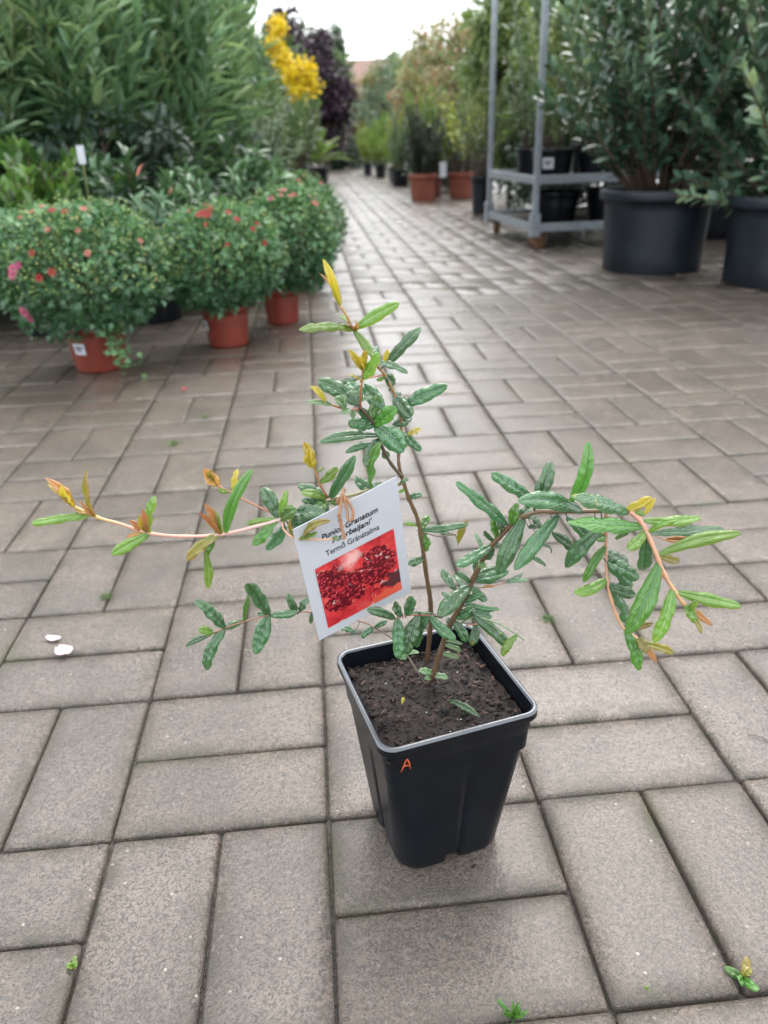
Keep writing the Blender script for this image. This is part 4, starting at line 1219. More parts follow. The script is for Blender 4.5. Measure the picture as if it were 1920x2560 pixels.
def card_mesh(name, w, h, th, bend, mat, z0=0.0, n=10):
    V, F = [], []
    for side in (0, 1):
        for i in range(n + 1):
            for j in range(n + 1):
                x, y = w * i / n, h * j / n
                V.append((x, y, z0 + (th if side == 0 else 0) + bend * ((j / n) ** 2) * (1 - .5 * i / n)))
    m_ = (n + 1) ** 2
    for i in range(n):
        for j in range(n):
            a = i * (n + 1) + j
            F.append((a, a + n + 1, a + n + 2, a + 1)); F.append((m_ + a, m_ + a + 1, m_ + a + n + 2, m_ + a + n + 1))
    for i in range(n):
        for a, b in (((i) * (n + 1), (i + 1) * (n + 1)), ((i + 1) * (n + 1) + n, i * (n + 1) + n)):
            F.append((b, a, m_ + a, m_ + b))
        for a, b in ((i + 1, i), (n * (n + 1) + i, n * (n + 1) + i + 1)):
            F.append((b, a, m_ + a, m_ + b))
    return mesh_from(name, V, F, mat, sm=False)


part("card", on_tag(card_mesh("card", TW, TH, .0006, 0, M['card'])), ptag)
bk = card_mesh("back_card", TW * .97, TH * .97, .0005, .0012, M['card'], z0=-.0026)
for v in bk.vertices: v.co.x += TW * .022; v.co.y -= TH * .012
part("back_card", on_tag(bk), ptag)


def m_pomegranate_print():
    """Flat printed picture: broken-open fruit with clusters of red seeds."""
    t = NT("pomegranate_print")
    ux, vy, uv = t.uvxy()
    base = t.ramp(t.noise(uv, 3.2, 4, 0.6), [(.32, (.30, .012, .016)), (.5, (.58, .035, .04)), (.62, (.66, .09, .08)), (.78, (.8, .42, .38))])
    v = t.voro(uv, 26.0)
    seed = t.ramp(v.outputs["Distance"], [(0.0, (.80, .45, .45)), (.16, (.50, .05, .06)), (.42, (.28, .01, .02)), (.62, (.10, .004, .01))])
    vb = t.voro(uv, 4.6)
    jit = t.noise(uv, 6.0, 3)
    def blob(cx, cy, sx, sy):
        a = t.math('MULTIPLY', t.math('SUBTRACT', ux, cx), 1.0 / sx); b = t.math('MULTIPLY', t.math('SUBTRACT', vy, cy), 1.0 / sy)
        dd = t.math('SQRT', t.math('ADD', t.math('MULTIPLY', a, a), t.math('MULTIPLY', b, b)))
        return t.math('ADD', dd, t.math('MULTIPLY', t.math('SUBTRACT', jit, .5), 2.2))
    m1 = t.fac(blob(.17, .68, .22, .27), 1.0, .92)
    m2 = t.fac(blob(.70, .58, .25, .33), 1.0, .92)
    m3 = t.fac(blob(.30, .35, .28, .17), 1.0, .92)
    m = t.math('MAXIMUM', m1, t.math('MAXIMUM', m2, m3))
    c = t.mix(m, base, seed)
    white = t.fac(t.noise(uv, 9.0, 4, 0.6, .8), .63, .7)
    c = t.mix(t.math('MULTIPLY', white, .75), c, (.82, .62, .55))
    wh2 = t.fac(blob(.43, .86, .16, .16), 1.0, .3)
    c = t.mix(t.math('MULTIPLY', wh2, .8), c, (.8, .5, .47))
    dk = t.fac(blob(.95, .2, .14, .22), 1.0, .85)
    c = t.mix(t.math('MULTIPLY', dk, .92), c, (.045, .02, .025))
    rim = t.fac(blob(.86, .02, .3, .14), 1.0, .85)
    c = t.mix(rim, c, (.68, .10, .06))
    t.go(c, t.b.inputs["Base Color"]); t.set(Roughness=.32)
    return t.m


M['print'] = m_pomegranate_print()
px0, px1, py0, py1 = .112 * TW, .904 * TW, .073 * TH, .622 * TH
me = mesh_from("printed_photo", [(px0, py0, .0010), (px1, py0, .0010), (px1, py1, .0010), (px0, py1, .0010)], [(0, 1, 2, 3)], M['print'], sm=False, uv=[(0, 0), (1, 0), (1, 1), (0, 1)])
part("printed_photo", on_tag(me), ptag)


def text(body, x, y, width, size, bold=False, shear=0.0):
    cu = bpy.data.curves.new("lettering", 'FONT')
    cu.body = body; cu.size = size; cu.shear = shear; cu.align_x = 'CENTER'
    cu.extrude = 0.00006
    if bold: cu.offset = size * .014
    o = bpy.data.objects.new("lettering", cu); COL.objects.link(o)
    bpy.context.view_layer.update()
    me = bpy.data.meshes.new_from_object(o)
    bpy.data.objects.remove(o)
    xs = [v.co.x for v in me.vertices]; k = width / (max(xs) - min(xs))
    for v in me.vertices: v.co = (v.co.x * k + x, v.co.y + y, v.co.z + .0009)
    me.materials.clear(); me.materials.append(M['ink'])
    return part("lettering", on_tag(me), ptag)


text("Punica Granatum", .505 * TW, .815 * TH, .55 * TW, .0072, True, .22)
text("'Azerbaijani'", .505 * TW, .752 * TH, .40 * TW, .0072, True, .22)
text("Term\u0151 Gr\u00e1n\u00e1talma", .507 * TW, .676 * TH, .53 * TW, .0074)

# brown paper twist tie that holds the tag
tie = empty("twist_tie", (0.0298, -0.015, 0.3405), "brown twisted paper tie knotted round the branch above the tag", "twist tie")
O = Vector((0.0298, -0.015, 0.3405))
loops = [
    [(0.0261, -0.0067, 0.3317), (0.0265, -0.0213, 0.3338), (0.0294, -0.0239, 0.341), (0.0314, -0.0171, 0.3431), (0.032, -0.0067, 0.3374)],
    [(0.0304, -0.0223, 0.3415), (0.034, -0.0264, 0.3374), (0.0368, -0.0296, 0.3312), (0.0358, -0.0316, 0.3255), (0.033, -0.0301, 0.3249), (0.0327, -0.0275, 0.3312), (0.0309, -0.0244, 0.3405)],
    [(0.0299, -0.0244, 0.3421), (0.0278, -0.0285, 0.3343), (0.0265, -0.0306, 0.3296)]]
for lp in loops:
    P = catmull([Vector(p) - O for p in lp], 6)
    v, f, u = tube(P, [.0011] * len(P), 7)
    part("tie_strand", mesh_from("tie_strand", v, f, M['tie'], uv=u), tie)
for ph in (0, math.pi):
    P = []
    for k in range(30):
        s_ = k / 29
        c = Vector((0.0265, -0.0306, 0.3296)).lerp(Vector((0.0294, -0.0353, 0.312)), s_)
        P.append(c + Vector((math.cos(ph + s_ * 14), -.3, math.sin(ph + s_ * 14) * .2)) * .0009 - O)
    v, f, u = tube(P, [.0009 * (1 - .25 * k / 29) for k in range(30)], 6)
    part("tie_strand", mesh_from("tie_strand", v, f, M['tie'], uv=u), tie)

# ------------------------------------------------------------------ chrysanthemums
def bud_flower(name, mat, n=14, layers=2):
    V, F = [(0, 0, .12)], []
    for ly in range(layers):
        for k in range(n):
            a = 2 * math.pi * (k + .5 * ly) / n
            r_ = 1.0 - .35 * ly; zt_ = .1 + .35 * ly
            b = len(V)
            for (rr, da, zz) in ((.12, 0, .05), (r_ * .6, -.17, zt_), (r_, 0, zt_ * .8), (r_ * .6, .17, zt_)):
                V.append((rr * math.cos(a + da), rr * math.sin(a + da), zz))
            F.append((b, b + 1, b + 2)); F.append((b, b + 2, b + 3))
    return mesh_from(name, V, F, mat, sm=True)


FLOWER = {c: bud_flower("flower", m_plain("flower_" + c, v, .5, nscale=60, var=.25)) for c, v in
          {'red': (.42, .02, .03), 'pink': (.62, .14, .25), 'salmon': (.62, .2, .16), 'magenta': (.5, .05, .2)}.items()}
M['bud'] = m_foliage("flower_bud", [(0, (.12, .25, .07)), (.6, (.27, .39, .12)), (.9, (.42, .46, .15)), (1, (.42, .32, .14))], .5, .15)
octv = np.array([(1, 0, 0), (0, 1, 0), (-1, 0, 0), (0, -1, 0), (0, 0, 1), (0, 0, -1)], dtype=float)
octf = np.array([(0, 1, 4), (1, 2, 4), (2, 3, 4), (3, 0, 4), (1, 0, 5), (2, 1, 5), (3, 2, 5), (0, 3, 5)])


def paper_label(parent, ang, r_, z, w=.035, h=.032, slant=0.12, name="price_label"):
    """Small white sticker bent round the pot, with two dark printed bars."""
    def patch(x0, x1, z0, z1, rr, mat, nm, par):
        V, F = [], []
        for i in range(7):
            s_ = x0 + (x1 - x0) * i / 6
            for zz in (z0, z1):
                rad_ = rr + (zz) * slant
                a = ang + s_ / r_
                V.append((rad_ * math.cos(a), rad_ * math.sin(a), z + zz))
        for i in range(6): F.append((i * 2, i * 2 + 2, i * 2 + 3, i * 2 + 1))
        return part(nm, mesh_from(nm, V, F, mat, sm=True), par)
    lab = patch(-w / 2, w / 2, -h / 2, h / 2, r_ + .0014, M['card'], name, parent)
    for (a, b, c, d) in ((-.35, .3, .05, .22), (-.3, .2, -.18, -.06)):
        patch(a * w, b * w, c * h, d * h, r_ + .0020, M['ink'], "printed_bar", lab)


def mum(loc, label, rad, zc, top, low, n_leaf, n_bud, flowers, potr, poth, seed, lab_ang=None, off=(0, 0), leaf=.024):
    g = np.random.default_rng(seed)
    root = empty("potted_chrysanthemum", loc, label, "potted plant", "chrysanthemums along the lane")
    p = pot(root, potr, potr * .78, poth, M['terra'], rim=.006, rim_h=.016, soil_drop=.02)
    if lab_ang is not None: paper_label(p, lab_ang, potr * .92, poth * .56, slant=.19)
    lines = []
    for k in range(26):
        a = g.uniform(0, 6.28); q = g.uniform(.3, .9)
        e = Vector((off[0] + math.cos(a) * rad * q, off[1] + math.sin(a) * rad * q, zc + (top - zc) * .7 * math.sqrt(1 - q * q)))
        b = Vector((math.cos(a) * .02, math.sin(a) * .02, poth - .03))
        lines.append(([b, b.lerp(e, .5) + Vector((0, 0, .02)), e], .003, .0015))
    part("stems", stick_mesh("stems", lines, M['reedstem']), root)
    def shell(n, lo, hi, zmin):
        v = unit(g.normal(0, 1, (n * 3, 3))); v = v[v[:, 2] > zmin][:n]
        rr = g.uniform(lo, hi, (len(v), 1)) * (1 + np.array([[.17 * noise.noise(Vector(q) * 2.2 + Vector((seed, 0, 0))) + .10 * noise.noise(Vector(q) * 5.5 + Vector((0, seed, 0)))] for q in v]))
        s = np.where(v[:, 2:3] > 0, top - zc, zc - low)
        return v, np.concatenate([v[:, :2] * rad * rr + np.array(off), zc + v[:, 2:3] * s * rr], 1)
    v, P = shell(n_leaf, .72, 1.0, -.98)
    D = v * .8 + g.normal(0, .55, v.shape) + np.array([0, 0, .15])
    H = v + g.normal(0, .5, v.shape) + np.array([0, 0, .5])
    sc = g.uniform(.6, 1.25, len(v))
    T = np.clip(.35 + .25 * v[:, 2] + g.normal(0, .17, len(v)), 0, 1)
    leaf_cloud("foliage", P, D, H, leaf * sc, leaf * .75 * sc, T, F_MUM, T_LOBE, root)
    v, P = shell(n_bud, .96, 1.10, -.15)
    br_ = g.uniform(.0018, .0038, (len(v), 1, 1))
    Vb = P[:, None] + octv[None] * br_
    Fb = (np.arange(len(v))[:, None, None] * 6 + octf[None]).reshape(-1, 3)
    part("buds", fast_mesh("buds", Vb.reshape(-1, 3), Fb, M['bud'], np.repeat(np.clip(g.normal(.5, .25, len(v)), 0, 1), 6), sm=True), root, kind="stuff")
    for (c, az, el, size) in flowers:
        a, e = math.radians(az), math.radians(el)
        d = Vector((math.cos(e) * math.cos(a), math.cos(e) * math.sin(a), math.sin(e)))
        pos = Vector((off[0] + d.x * rad * 1.03, off[1] + d.y * rad * 1.03, zc + d.z * (top - zc if d.z > 0 else zc - low) * 1.03))
        part("flower", FLOWER[c], root, pos, d.to_track_quat('Z', 'Y').to_euler(), (size, size, size * .8))
    return root


fr = random.Random(8)
fl1 = [('pink', -117, 12, .017), ('magenta', -113, 15, .011), ('pink', -118, 8, .014), ('pink', -119, -22, .018), ('magenta', -119, -29, .013), ('red', -98, 62, .012), ('red', -82, 60, .012), ('salmon', -60, 62, .011), ('red', -92, 10, .012), ('red', -100, 6, .012),
       ('salmon', -70, 22, .010), ('red', -104, 24, .010)] + [('salmon', fr.uniform(-150, -30), fr.uniform(15, 70), .009) for _ in range(9)]
m1 = mum((-.61, 1.745, 0), "broad chrysanthemum with pink blooms, its labelled terracotta pot under a trailing sprig", .238, .27, .452, .095, 5600, 1500, fl1, .088, .128, 31, math.radians(-112))
g = np.random.default_rng(40)
n = 90
tt = g.random(n)
P = np.stack([.055 + .05 * tt + g.normal(0, .018, n), -.10 + g.normal(0, .018, n) - .02 * tt, .15 - .13 * tt + g.normal(0, .012, n)], 1)
P[:, 2] = np.maximum(P[:, 2], .008)
leaf_cloud("trailing_sprig", P, g.normal(0, .6, (n, 3)) + np.array([.2, -.3, .2]), g.normal(0, .5, (n, 3)) + np.array([0, -.5, 1]), np.full(n, .024), np.full(n, .018), g.uniform(.5, 1, n), F_MUM, T_LOBE, m1)
fl2 = [('red', -100, 60, .016), ('red', -94, 56, .016), ('red', -106, 57, .014), ('red', -88, 64, .012), ('red', -60, 58, .012), ('red', -55, 48, .012), ('red', -42, 35, .011), ('red', -30, 40, .010), ('red', -36, 20, .011), ('red', -75, 22, .009)] + \
      [('red', fr.uniform(-140, -20), fr.uniform(40, 75), .008) for _ in range(5)]
mum((-.26, 1.955, 0), "red flecked chrysanthemum in terracotta pot with a white label, between its two neighbours", .188, .255, .418, .10, 4600, 1000, fl2, .078, .125, 32, math.radians(-150))
fl3 = [('pink', -120, 55, .013), ('pink', -95, 72, .014), ('salmon', -40, 45, .012), ('red', -70, 60, .010)] + [('salmon', fr.uniform(-140, -20), fr.uniform(30, 75), .008) for _ in range(8)]
mum((-.095, 2.25, 0), "chrysanthemum with few pink blooms in plain unlabelled terracotta pot", .162, .275, .437, .10, 3800, 700, fl3, .070, .12, 33, off=(.045, 0))
fl4 = [('salmon', fr.uniform(-150, -10), fr.uniform(30, 75), .010) for _ in range(9)]
mum((-.03, 2.95, 0), "nearly flowerless chrysanthemum hiding its terracotta pot, last of the row", .205, .27, .455, .07, 3800, 800, fl4, .08, .12, 34, off=(.0, 0))

# ------------------------------------------------------------------ left row
BP = lambda rt, h_: (rt, rt * .8, h_, M['blackpot'], .008, .02, .03)
shrub("laurel_shrub", (-.88, 2.3, 0), "round leaved laurel with light green leaves behind the pink chrysanthemum", "shrub", None, .66, .30, 50, (.078, .044), F_LAUREL, T_OVAL, .028, 2, 60, .35, .18, .4, BP(.14, .19), seed=51, singles=70, up=.2)
shrub("laurel_shrub", (-1.32, 2.2, 0), "round leaved laurel at the row's end beside another laurel", "shrub", None, .66, .28, 40, (.078, .044), F_LAUREL, T_OVAL, .03, 2, 60, .35, .18, .4, BP(.14, .19), seed=52, singles=30, up=.2)
RH = shrub("rhododendron", (-.58, 2.42, 0), "dark leathery rhododendron behind the gap between two chrysanthemums", "shrub", None, .62, .29, 48, (.09, .03), F_RHODO, T_LANCE, .024, 4, 70, .45, .18, .35, BP(.13, .2), seed=53, singles=70)
shrub("rhododendron", (-.30, 2.85, 0), "dark rhododendron with whorled leaves under the oleanders", "shrub", None, .64, .29, 48, (.09, .03), F_RHODO, T_LANCE, .024, 4, 70, .45, .18, .35, BP(.13, .2), seed=54, singles=60)
for (p_, s_) in (((-.515, 2.2, .487), .05), ((-.43, 2.25, .43), .03)):
    lf = part("red_leaf", fast_mesh("red_leaf", T_OVAL[0] * np.array([s_, s_ * .5, s_]), T_OVAL[1], FLOWER['salmon'].materials[0], sm=True), RH, Vector(p_) - RH.location, (0, -1.1, .4))
pl_ = empty("plant_label", (-.70, 2.3, .42), "white plastic plant label standing among the laurel leaves", "label")
part("label_plate", bevel_box("label_plate", -.012, .012, -.001, .001, .11, .165, M['card'], .0006), pl_)
part("label_stake", bevel_box("label_stake", -.003, .003, -.001, .001, -.22, .1098, M['reedstem'], .0006), pl_)
OG = "tall oleanders in the left row"
for q, (x, y, h_, rr, ns, lab) in enumerate([(-1.25, 2.85, 1.7, .36, 36, "tall oleander with long narrow leaves behind the laurels"), (-.88, 3.05, 1.75, .34, 40, "tall oleander rising behind the dark rhododendron and laurel"),
                                             (-.58, 3.55, 1.85, .36, 42, "pale tall oleander beside the second rhododendron"), (-.50, 4.45, 1.8, .38, 40, "tall oleander further along the row, before the grey shrub"),
                                             (-1.45, 3.9, 2.0, .45, 34, "tall oleander standing in the second rank"), (-1.05, 5.0, 2.1, .5, 36, "tall oleander in the rear rank near the yellow shrub")]):
    shrub("oleander", (x, y, 0), lab, "shrub", OG, h_, rr, ns, (.20, .036), F_OLEANDER, T_LANCE, .05, 3, 50, .15, .2, .42, BP(.15, .24), seed=60 + q, singles=60 if q < 4 else 0, jitter=.5, stem_r=.005, stem_mat=M['reedstem'])
shrub("grey_leaved_shrub", (-.36, 5.5, 0), "grey green arching shrub past the oleanders", "shrub", None, 1.05, .42, 46, (.08, .022), F_GREY, T_LANCE, .03, 3, 60, .3, .2, .35, BP(.16, .25), seed=71, singles=0, droop=.25)
shrub("grey_leaved_shrub", (-.28, 6.8, 0), "bushy grey green shrub below the yellow blooms", "shrub", None, 1.15, .42, 46, (.085, .026), F_MID, T_LANCE, .03, 3, 60, .3, .2, .35, BP(.16, .25), seed=72, singles=0, droop=.15)
yl = shrub("yellow_leaved_shrub", (-.62, 7.0, 0), "tall slim shrub with yellow leaves", "shrub", None, 2.15, .38, 40, (.07, .03), F_LIME, T_OVAL, .03, 2, 55, .4, .2, .4, BP(.16, .25), seed=73, singles=0)
ys = shrub("yellow_flowering_shrub", (-.13, 8.2, 0), "green shrub topped with a bright yellow flower head", "shrub", None, 1.25, .42, 46, (.08, .03), F_MID, T_OVAL, .03, 2, 55, .4, .2, .4, BP(.17, .25), seed=74, singles=0)
g = np.random.default_rng(75); n = 1500
cc = np.array([(.02, -.2, 1.28), (.15, -.25, 1.17), (.25, -.25, 1.08), (.08, -.3, 1.13), (-.08, -.15, 1.42), (.22, -.25, 1.2), (-.02, -.1, 1.56), (.12, -.3, 1.02)])[g.integers(0, 8, n)]
leaf_cloud("yellow_blooms", cc + g.normal(0, .045, (n, 3)), g.normal(0, 1, (n, 3)), g.normal(0, 1, (n, 3)), np.full(n, .045), np.full(n, .035), g.random(n), F_YELLOW, T_DIA, ys)
for q, (x, y, h_, rr, mt, lab) in enumerate([(-1.9, 3.2, 2.0, .55, F_OLEANDER, "wide dark green bush closing the row behind the laurels"), (-2.1, 4.6, 2.2, .6, F_DARK, "wide dark evergreen bush behind the oleander ranks"), (-1.7, 6.3, 2.3, .6, F_MID, "wide green bush behind the yellow leaved shrub"),
                                             (-1.3, 8.3, 2.4, .7, F_MID, "wide green bush behind the yellow flower head"), (-.85, 10.3, 2.1, .6, F_GREY, "grey green bush beyond the yellow flowers"), (-.45, 12.6, 2.0, .6, F_MID, "green bush behind the cycad"), (-.35, 9.6, 1.0, .4, F_DARK, "low dark bush between the yellow flowers and the cycad")]):
    tree("background_bush", (x, y, 0), lab, None, h_, rr, 70, 4200, (.13, .042), mt, T_LANCE, .03, .12, 1.0, 80 + q)

# cycad in a dark pot
cy = empty("cycad", (.22, 12.5, 0), "cycad with arching fronds in a dark pot beside the lane's end", "plant")
pot(cy, .17, .14, .22, M['blackpot'])
g = np.random.default_rng(91)
P, D, H, L, W, T, lines = [], [], [], [], [], [], []
for k in range(34):
    a = g.uniform(0, 6.28); el = g.uniform(.35, 1.4); ln = g.uniform(.6, .85)
    d0 = np.array([math.cos(a) * math.cos(el), math.sin(a) * math.cos(el), math.sin(el)])
    pts = []
    for i in range(9):
        s_ = i / 8
        pts.append(np.array([0, 0, .26]) + d0 * ln * s_ + np.array([0, 0, -.22 * ln * s_ * s_ * 1.6]))
    lines.append(([Vector(p) for p in pts], .006, .002))
    for i in range(26):
        s_ = .15 + .85 * i / 26; fpos = s_ * 8; i0 = min(7, int(fpos)); p = pts[i0] + (pts[i0 + 1] - pts[i0]) * (fpos - i0)
        d = unit(pts[i0 + 1] - pts[i0]); sd_ = unit(np.cross(d, UPV))
        for sg in (-1, 1):
            P.append(p); D.append(sd_ * sg + d * .6 + np.array([0, 0, .25])); H.append(UPV); L.append(.11 * math.sin(.35 + 2.5 * s_)); W.append(.012); T.append(g.uniform(.3, .8))
part("frond_ribs", stick_mesh("frond_ribs", lines, M['reedstem']), cy)
leaf_cloud("fronds", np.array(P), np.array(D), np.array(H), np.array(L), np.array(W), np.array(T), F_BRIGHT, T_DIA, cy)

# ------------------------------------------------------------------ far end: trees, hedge, house
tree("purple_tree", (.50, 17.5, 0), "dark purple leaved tree at the far end of the lane", None, 2.55, .62, 55, 5200, (.13, .07), F_PURPLE, T_DIA, .05, .18, .75, 101)
tree("purple_tree", (-.15, 21.0, 0), "taller purple brown tree behind the other purple tree", None, 3.5, .8, 45, 4200, (.15, .08), F_PURPLE, T_DIA, .06, .3, .7, 102)
tree("garden_tree", (.35, 25.0, 0), "green tree behind the purple trees", None, 3.5, 1.2, 55, 4500, (.2, .1), F_MID, T_DIA, .08, .2, .8, 103)
tree("conifer", (1.45, 31.0, 0), "slim blue green conifer rising above the purple tree", None, 4.35, .55, 50, 3500, (.2, .05), F_GREY, T_LANCE, .08, .1, .25, 104)
tree("garden_tree", (3.6, 24.0, 0), "pale olive tree behind the rusty trees", None, 3.0, 1.5, 55, 4500, (.2, .1), F_GREY, T_DIA, .08, .2, .8, 105)
tree("hedge_bush", (.85, 18.6, 0), "low dark hedge bush closing the lane", None, .75, .6, 40, 3000, (.1, .05), F_DARK, T_DIA, .03, .0, 1.0, 106)
tree("hedge_bush", (-.3, 18.8, 0), "low dark bush at the foot of the purple tree", None, .9, .6, 40, 3000, (.1, .05), F_DARK, T_DIA, .03, .0, 1.0, 107)
tree("hedge_bush", (1.75, 19.4, 0), "low green bush below the salmon house wall", None, .8, .6, 40, 3000, (.1, .05), F_MID, T_DIA, .03, .0, 1.0, 108)
house = empty("house", (2.6, 33.0, 0), "salmon rendered house with brown tiled roof behind the trees", "house")
M['salmon'] = m_plain("salmon_render", (.62, .33, .24), .8, nscale=2, var=.12)
M['rooftile'] = m_plain("brown_roof_tile", (.16, .08, .06), .7, nscale=6, var=.3)
M['glass'] = m_plain("window_glass", (.06, .07, .08), .1)
M['white'] = m_plain("white_frame", (.7, .7, .68), .5)
V, F = box(-2.6, 2.6, 0, 4, 0, 2.3)
part("wall", mesh_from("wall", V, F, M['salmon'], sm=False), house)
V = [(-2.9, -.35, 2.25), (2.9, -.35, 2.25), (2.9, 4.35, 2.25), (-2.9, 4.35, 2.25), (-2.9, 2, 3.5), (2.9, 2, 3.5)]
part("roof", mesh_from("roof", V, [(0, 1, 5, 4), (2, 3, 4, 5), (0, 4, 3), (1, 2, 5), (0, 3, 2, 1)], M['rooftile'], sm=False), house)
V, F = box(-2.9, -.95, -1.6, -.02, 0, .95)
shed = part("porch", mesh_from("porch", V, F, M['salmon'], sm=False), house)
V = [(-3.0, -1.8, .93), (-.85, -1.8, .93), (-.85, -.03, 1.45), (-3.0, -.03, 1.45), (-3.0, -1.8, .99), (-.85, -1.8, .99), (-.85, -.03, 1.51), (-3.0, -.03, 1.51)]
part("porch_roof", mesh_from("porch_roof", V, [(0, 3, 2, 1), (4, 5, 6, 7), (0, 1, 5, 4), (1, 2, 6, 5), (2, 3, 7, 6), (3, 0, 4, 7)], M['rooftile'], sm=False), shed)
for wx in (-.5, .5, 1.7):
    V, F = box(wx - .25, wx + .25, -.05, .03, 1.15, 1.85)
    wnd = part("window", mesh_from("window", V, F, M['white'], sm=False), house)
    V, F = box(wx - .2, wx + .2, -.06, -.045, 1.2, 1.8)
    part("pane", mesh_from("pane", V, F, M['glass'], sm=False), wnd)

# ------------------------------------------------------------------ right row: far
RG = "young rusty leaved trees on the right"
for q, (x, y, h_, rr, mt, lab) in enumerate([(1.75, 12.6, 2.0, .42, F_RUST, "rusty leaved young tree at the lane's bend"), (2.1, 11.0, 2.15, .5, F_RUST, "rusty tree with arching thin twigs beside the bend"), (2.35, 9.4, 2.1, .5, F_WISP, "light green young tree behind the terracotta pots"),
                                             (1.55, 15.5, 1.9, .5, F_GREY, "grey green tree in front of the salmon house"), (2.9, 13.0, 2.4, .8, F_MID, "wide green tree in the rear rank")]):
    tree("nursery_tree", (x, y, 0), lab, None, h_, rr, 40, 2300, (.085, .038), mt, T_LANCE, .022, .22, .9, 120 + q, clump=.34)
for q, (x, y, h_, rr, mt, lab, pr) in enumerate([(1.28, 13.6, 1.05, .28, F_BRIGHT, "upright bright green plant at the lane's bend", .1), (1.16, 14.9, .95, .26, F_LIME, "yellow green upright plant, farthest of the right row", .09), (1.38, 12.0, 1.0, .28, F_BRIGHT, "light green upright plant in a dark crate pot", .14),
                                                 (1.3, 10.8, .95, .2, F_GREY, "pale green upright plant before the terracotta pots", .14), (1.45, 9.7, 1.3, .25, F_BRIGHT, "tall light green plant behind the dark round bush", .14)]):
    shrub("upright_plant", (x, y, 0), lab, "plant", "upright plants on the right", h_, rr, 26, (.13, .02), mt, T_LANCE, .035, 2, 30, .15, .2, .35, BP(pr, .2), seed=130 + q, singles=0, stem_mat=M['reedstem'])
db = shrub("dark_bush", (1.21, 7.95, 0), "dark rounded evergreen in a square shouldered terracotta pot", "shrub", None, 1.0, .26, 70, (.045, .016), F_DARK, T_LANCE, .014, 3, 60, .15, .22, .25, (.155, .12, .25, M['oldterra'], .012, .04, .03), seed=141, singles=0)
shrub("yellow_green_maple", (1.63, 8.05, 0), "yellow green leafy shrub in the terracotta pot beside the dark bin", "shrub", None, 1.15, .36, 34, (.075, .045), F_LIME, T_OVAL, .04, 2, 70, .4, .22, .3, (.15, .12, .25, M['oldterra'], .012, .04, .03), seed=142, singles=0)
shrub("terracotta_planter", (1.36, 8.35, 0), "dark red pot with thin bush wedged between two terracotta pots", "shrub", None, .9, .2, 24, (.05, .02), F_DARK, T_LANCE, .02, 3, 60, .3, .2, .3, (.12, .1, .2, M['terra'], .008, .02, .03), seed=143, singles=0)
bn = shrub("dark_bin_pot", (1.43, 6.15, 0), "slim dark green pot plant standing beside the trolley", "potted plant", None, 1.3, .24, 22, (.06, .02), F_WISP, T_LANCE, .03, 2, 50, .35, .25, .35, (.085, .065, .285, M['dustpot'], .008, .02, .03), seed=144, singles=0)
tg = mesh_from("hanging_tag", [(-.035, 0, 0), (.035, .01, 0), (.035, .012, .14), (-.035, 0, .14), (-.035, .003, 0), (.035, .013, 0), (.035, .015, .14), (-.035, .003, .14)],
               [(0, 1, 2, 3), (7, 6, 5, 4), (0, 4, 5, 1), (1, 5, 6, 2), (2, 6, 7, 3), (3, 7, 4, 0)], M['card'], sm=False)
part("hanging_tag", tg, db, (.17, -.22, .22))

# ------------------------------------------------------------------ the plant trolley
tro = empty("plant_trolley", (1.24, 3.83, 0), "galvanised steel plant trolley with two shelves on rusty casters", "trolley", None, math.radians(3))
TWX, TWY = .85, .92
for (x, y) in ((0, 0), (0, TWY), (TWX, 0), (TWX, TWY)):
    part("post", bevel_box("post", x - .015, x + .015, y - .015, y + .015, .10, 1.9, M['zinc'], .003), tro)
    foot = part("post_socket", bevel_box("post_socket", x - .026, x + .026, y - .026, y + .026, .07, .19, M['zinc'], .003), tro)
    ca = part("caster_fork", bevel_box("caster_fork", x + (.02 if x == 0 else -.06), x + (.06 if x == 0 else -.02), y - .022 + (.05 if y == 0 else -.05), y + .022 + (.05 if y == 0 else -.05), .045, .085, M['rust'], .003), tro)
    V, F = lathe([(.012, -.019), (.044, -.019), (.05, -.012), (.05, .012), (.044, .019), (.012, .019)], 24)
    whl = part("wheel", mesh_from("wheel", V, F, M['rust']), ca, (x + (.04 if x == 0 else -.04), y + (.05 if y == 0 else -.05), .050), (math.radians(90), 0, math.radians(70 if y else 20)))
    V, F = lathe([(.001, -.017), (.018, -.017), (.02, -.012), (.02, .012), (.018, .017), (.001, .017)], 16)
for zz in (.115, .355):
    sh = part("shelf", bevel_box("shelf", .02, TWX - .02, .02, TWY - .02, zz - .012, zz - .004, M['plywood'], .001), tro)
    for nm, args in (("shelf_rail", (-.012, TWX + .012, -.014, .010, zz - .022, zz + .022)), ("shelf_rail", (-.012, TWX + .012, TWY - .010, TWY + .014, zz - .022, zz + .022)),
                     ("shelf_rail", (-.014, .010, .012, TWY - .012, zz - .021, zz + .021)), ("shelf_rail", (TWX - .010, TWX + .014, .012, TWY - .012, zz - .021, zz + .021))):
        part(nm, bevel_box(nm, *args, M['zinc'], .003), sh)
TGP = "pots standing on the trolley"
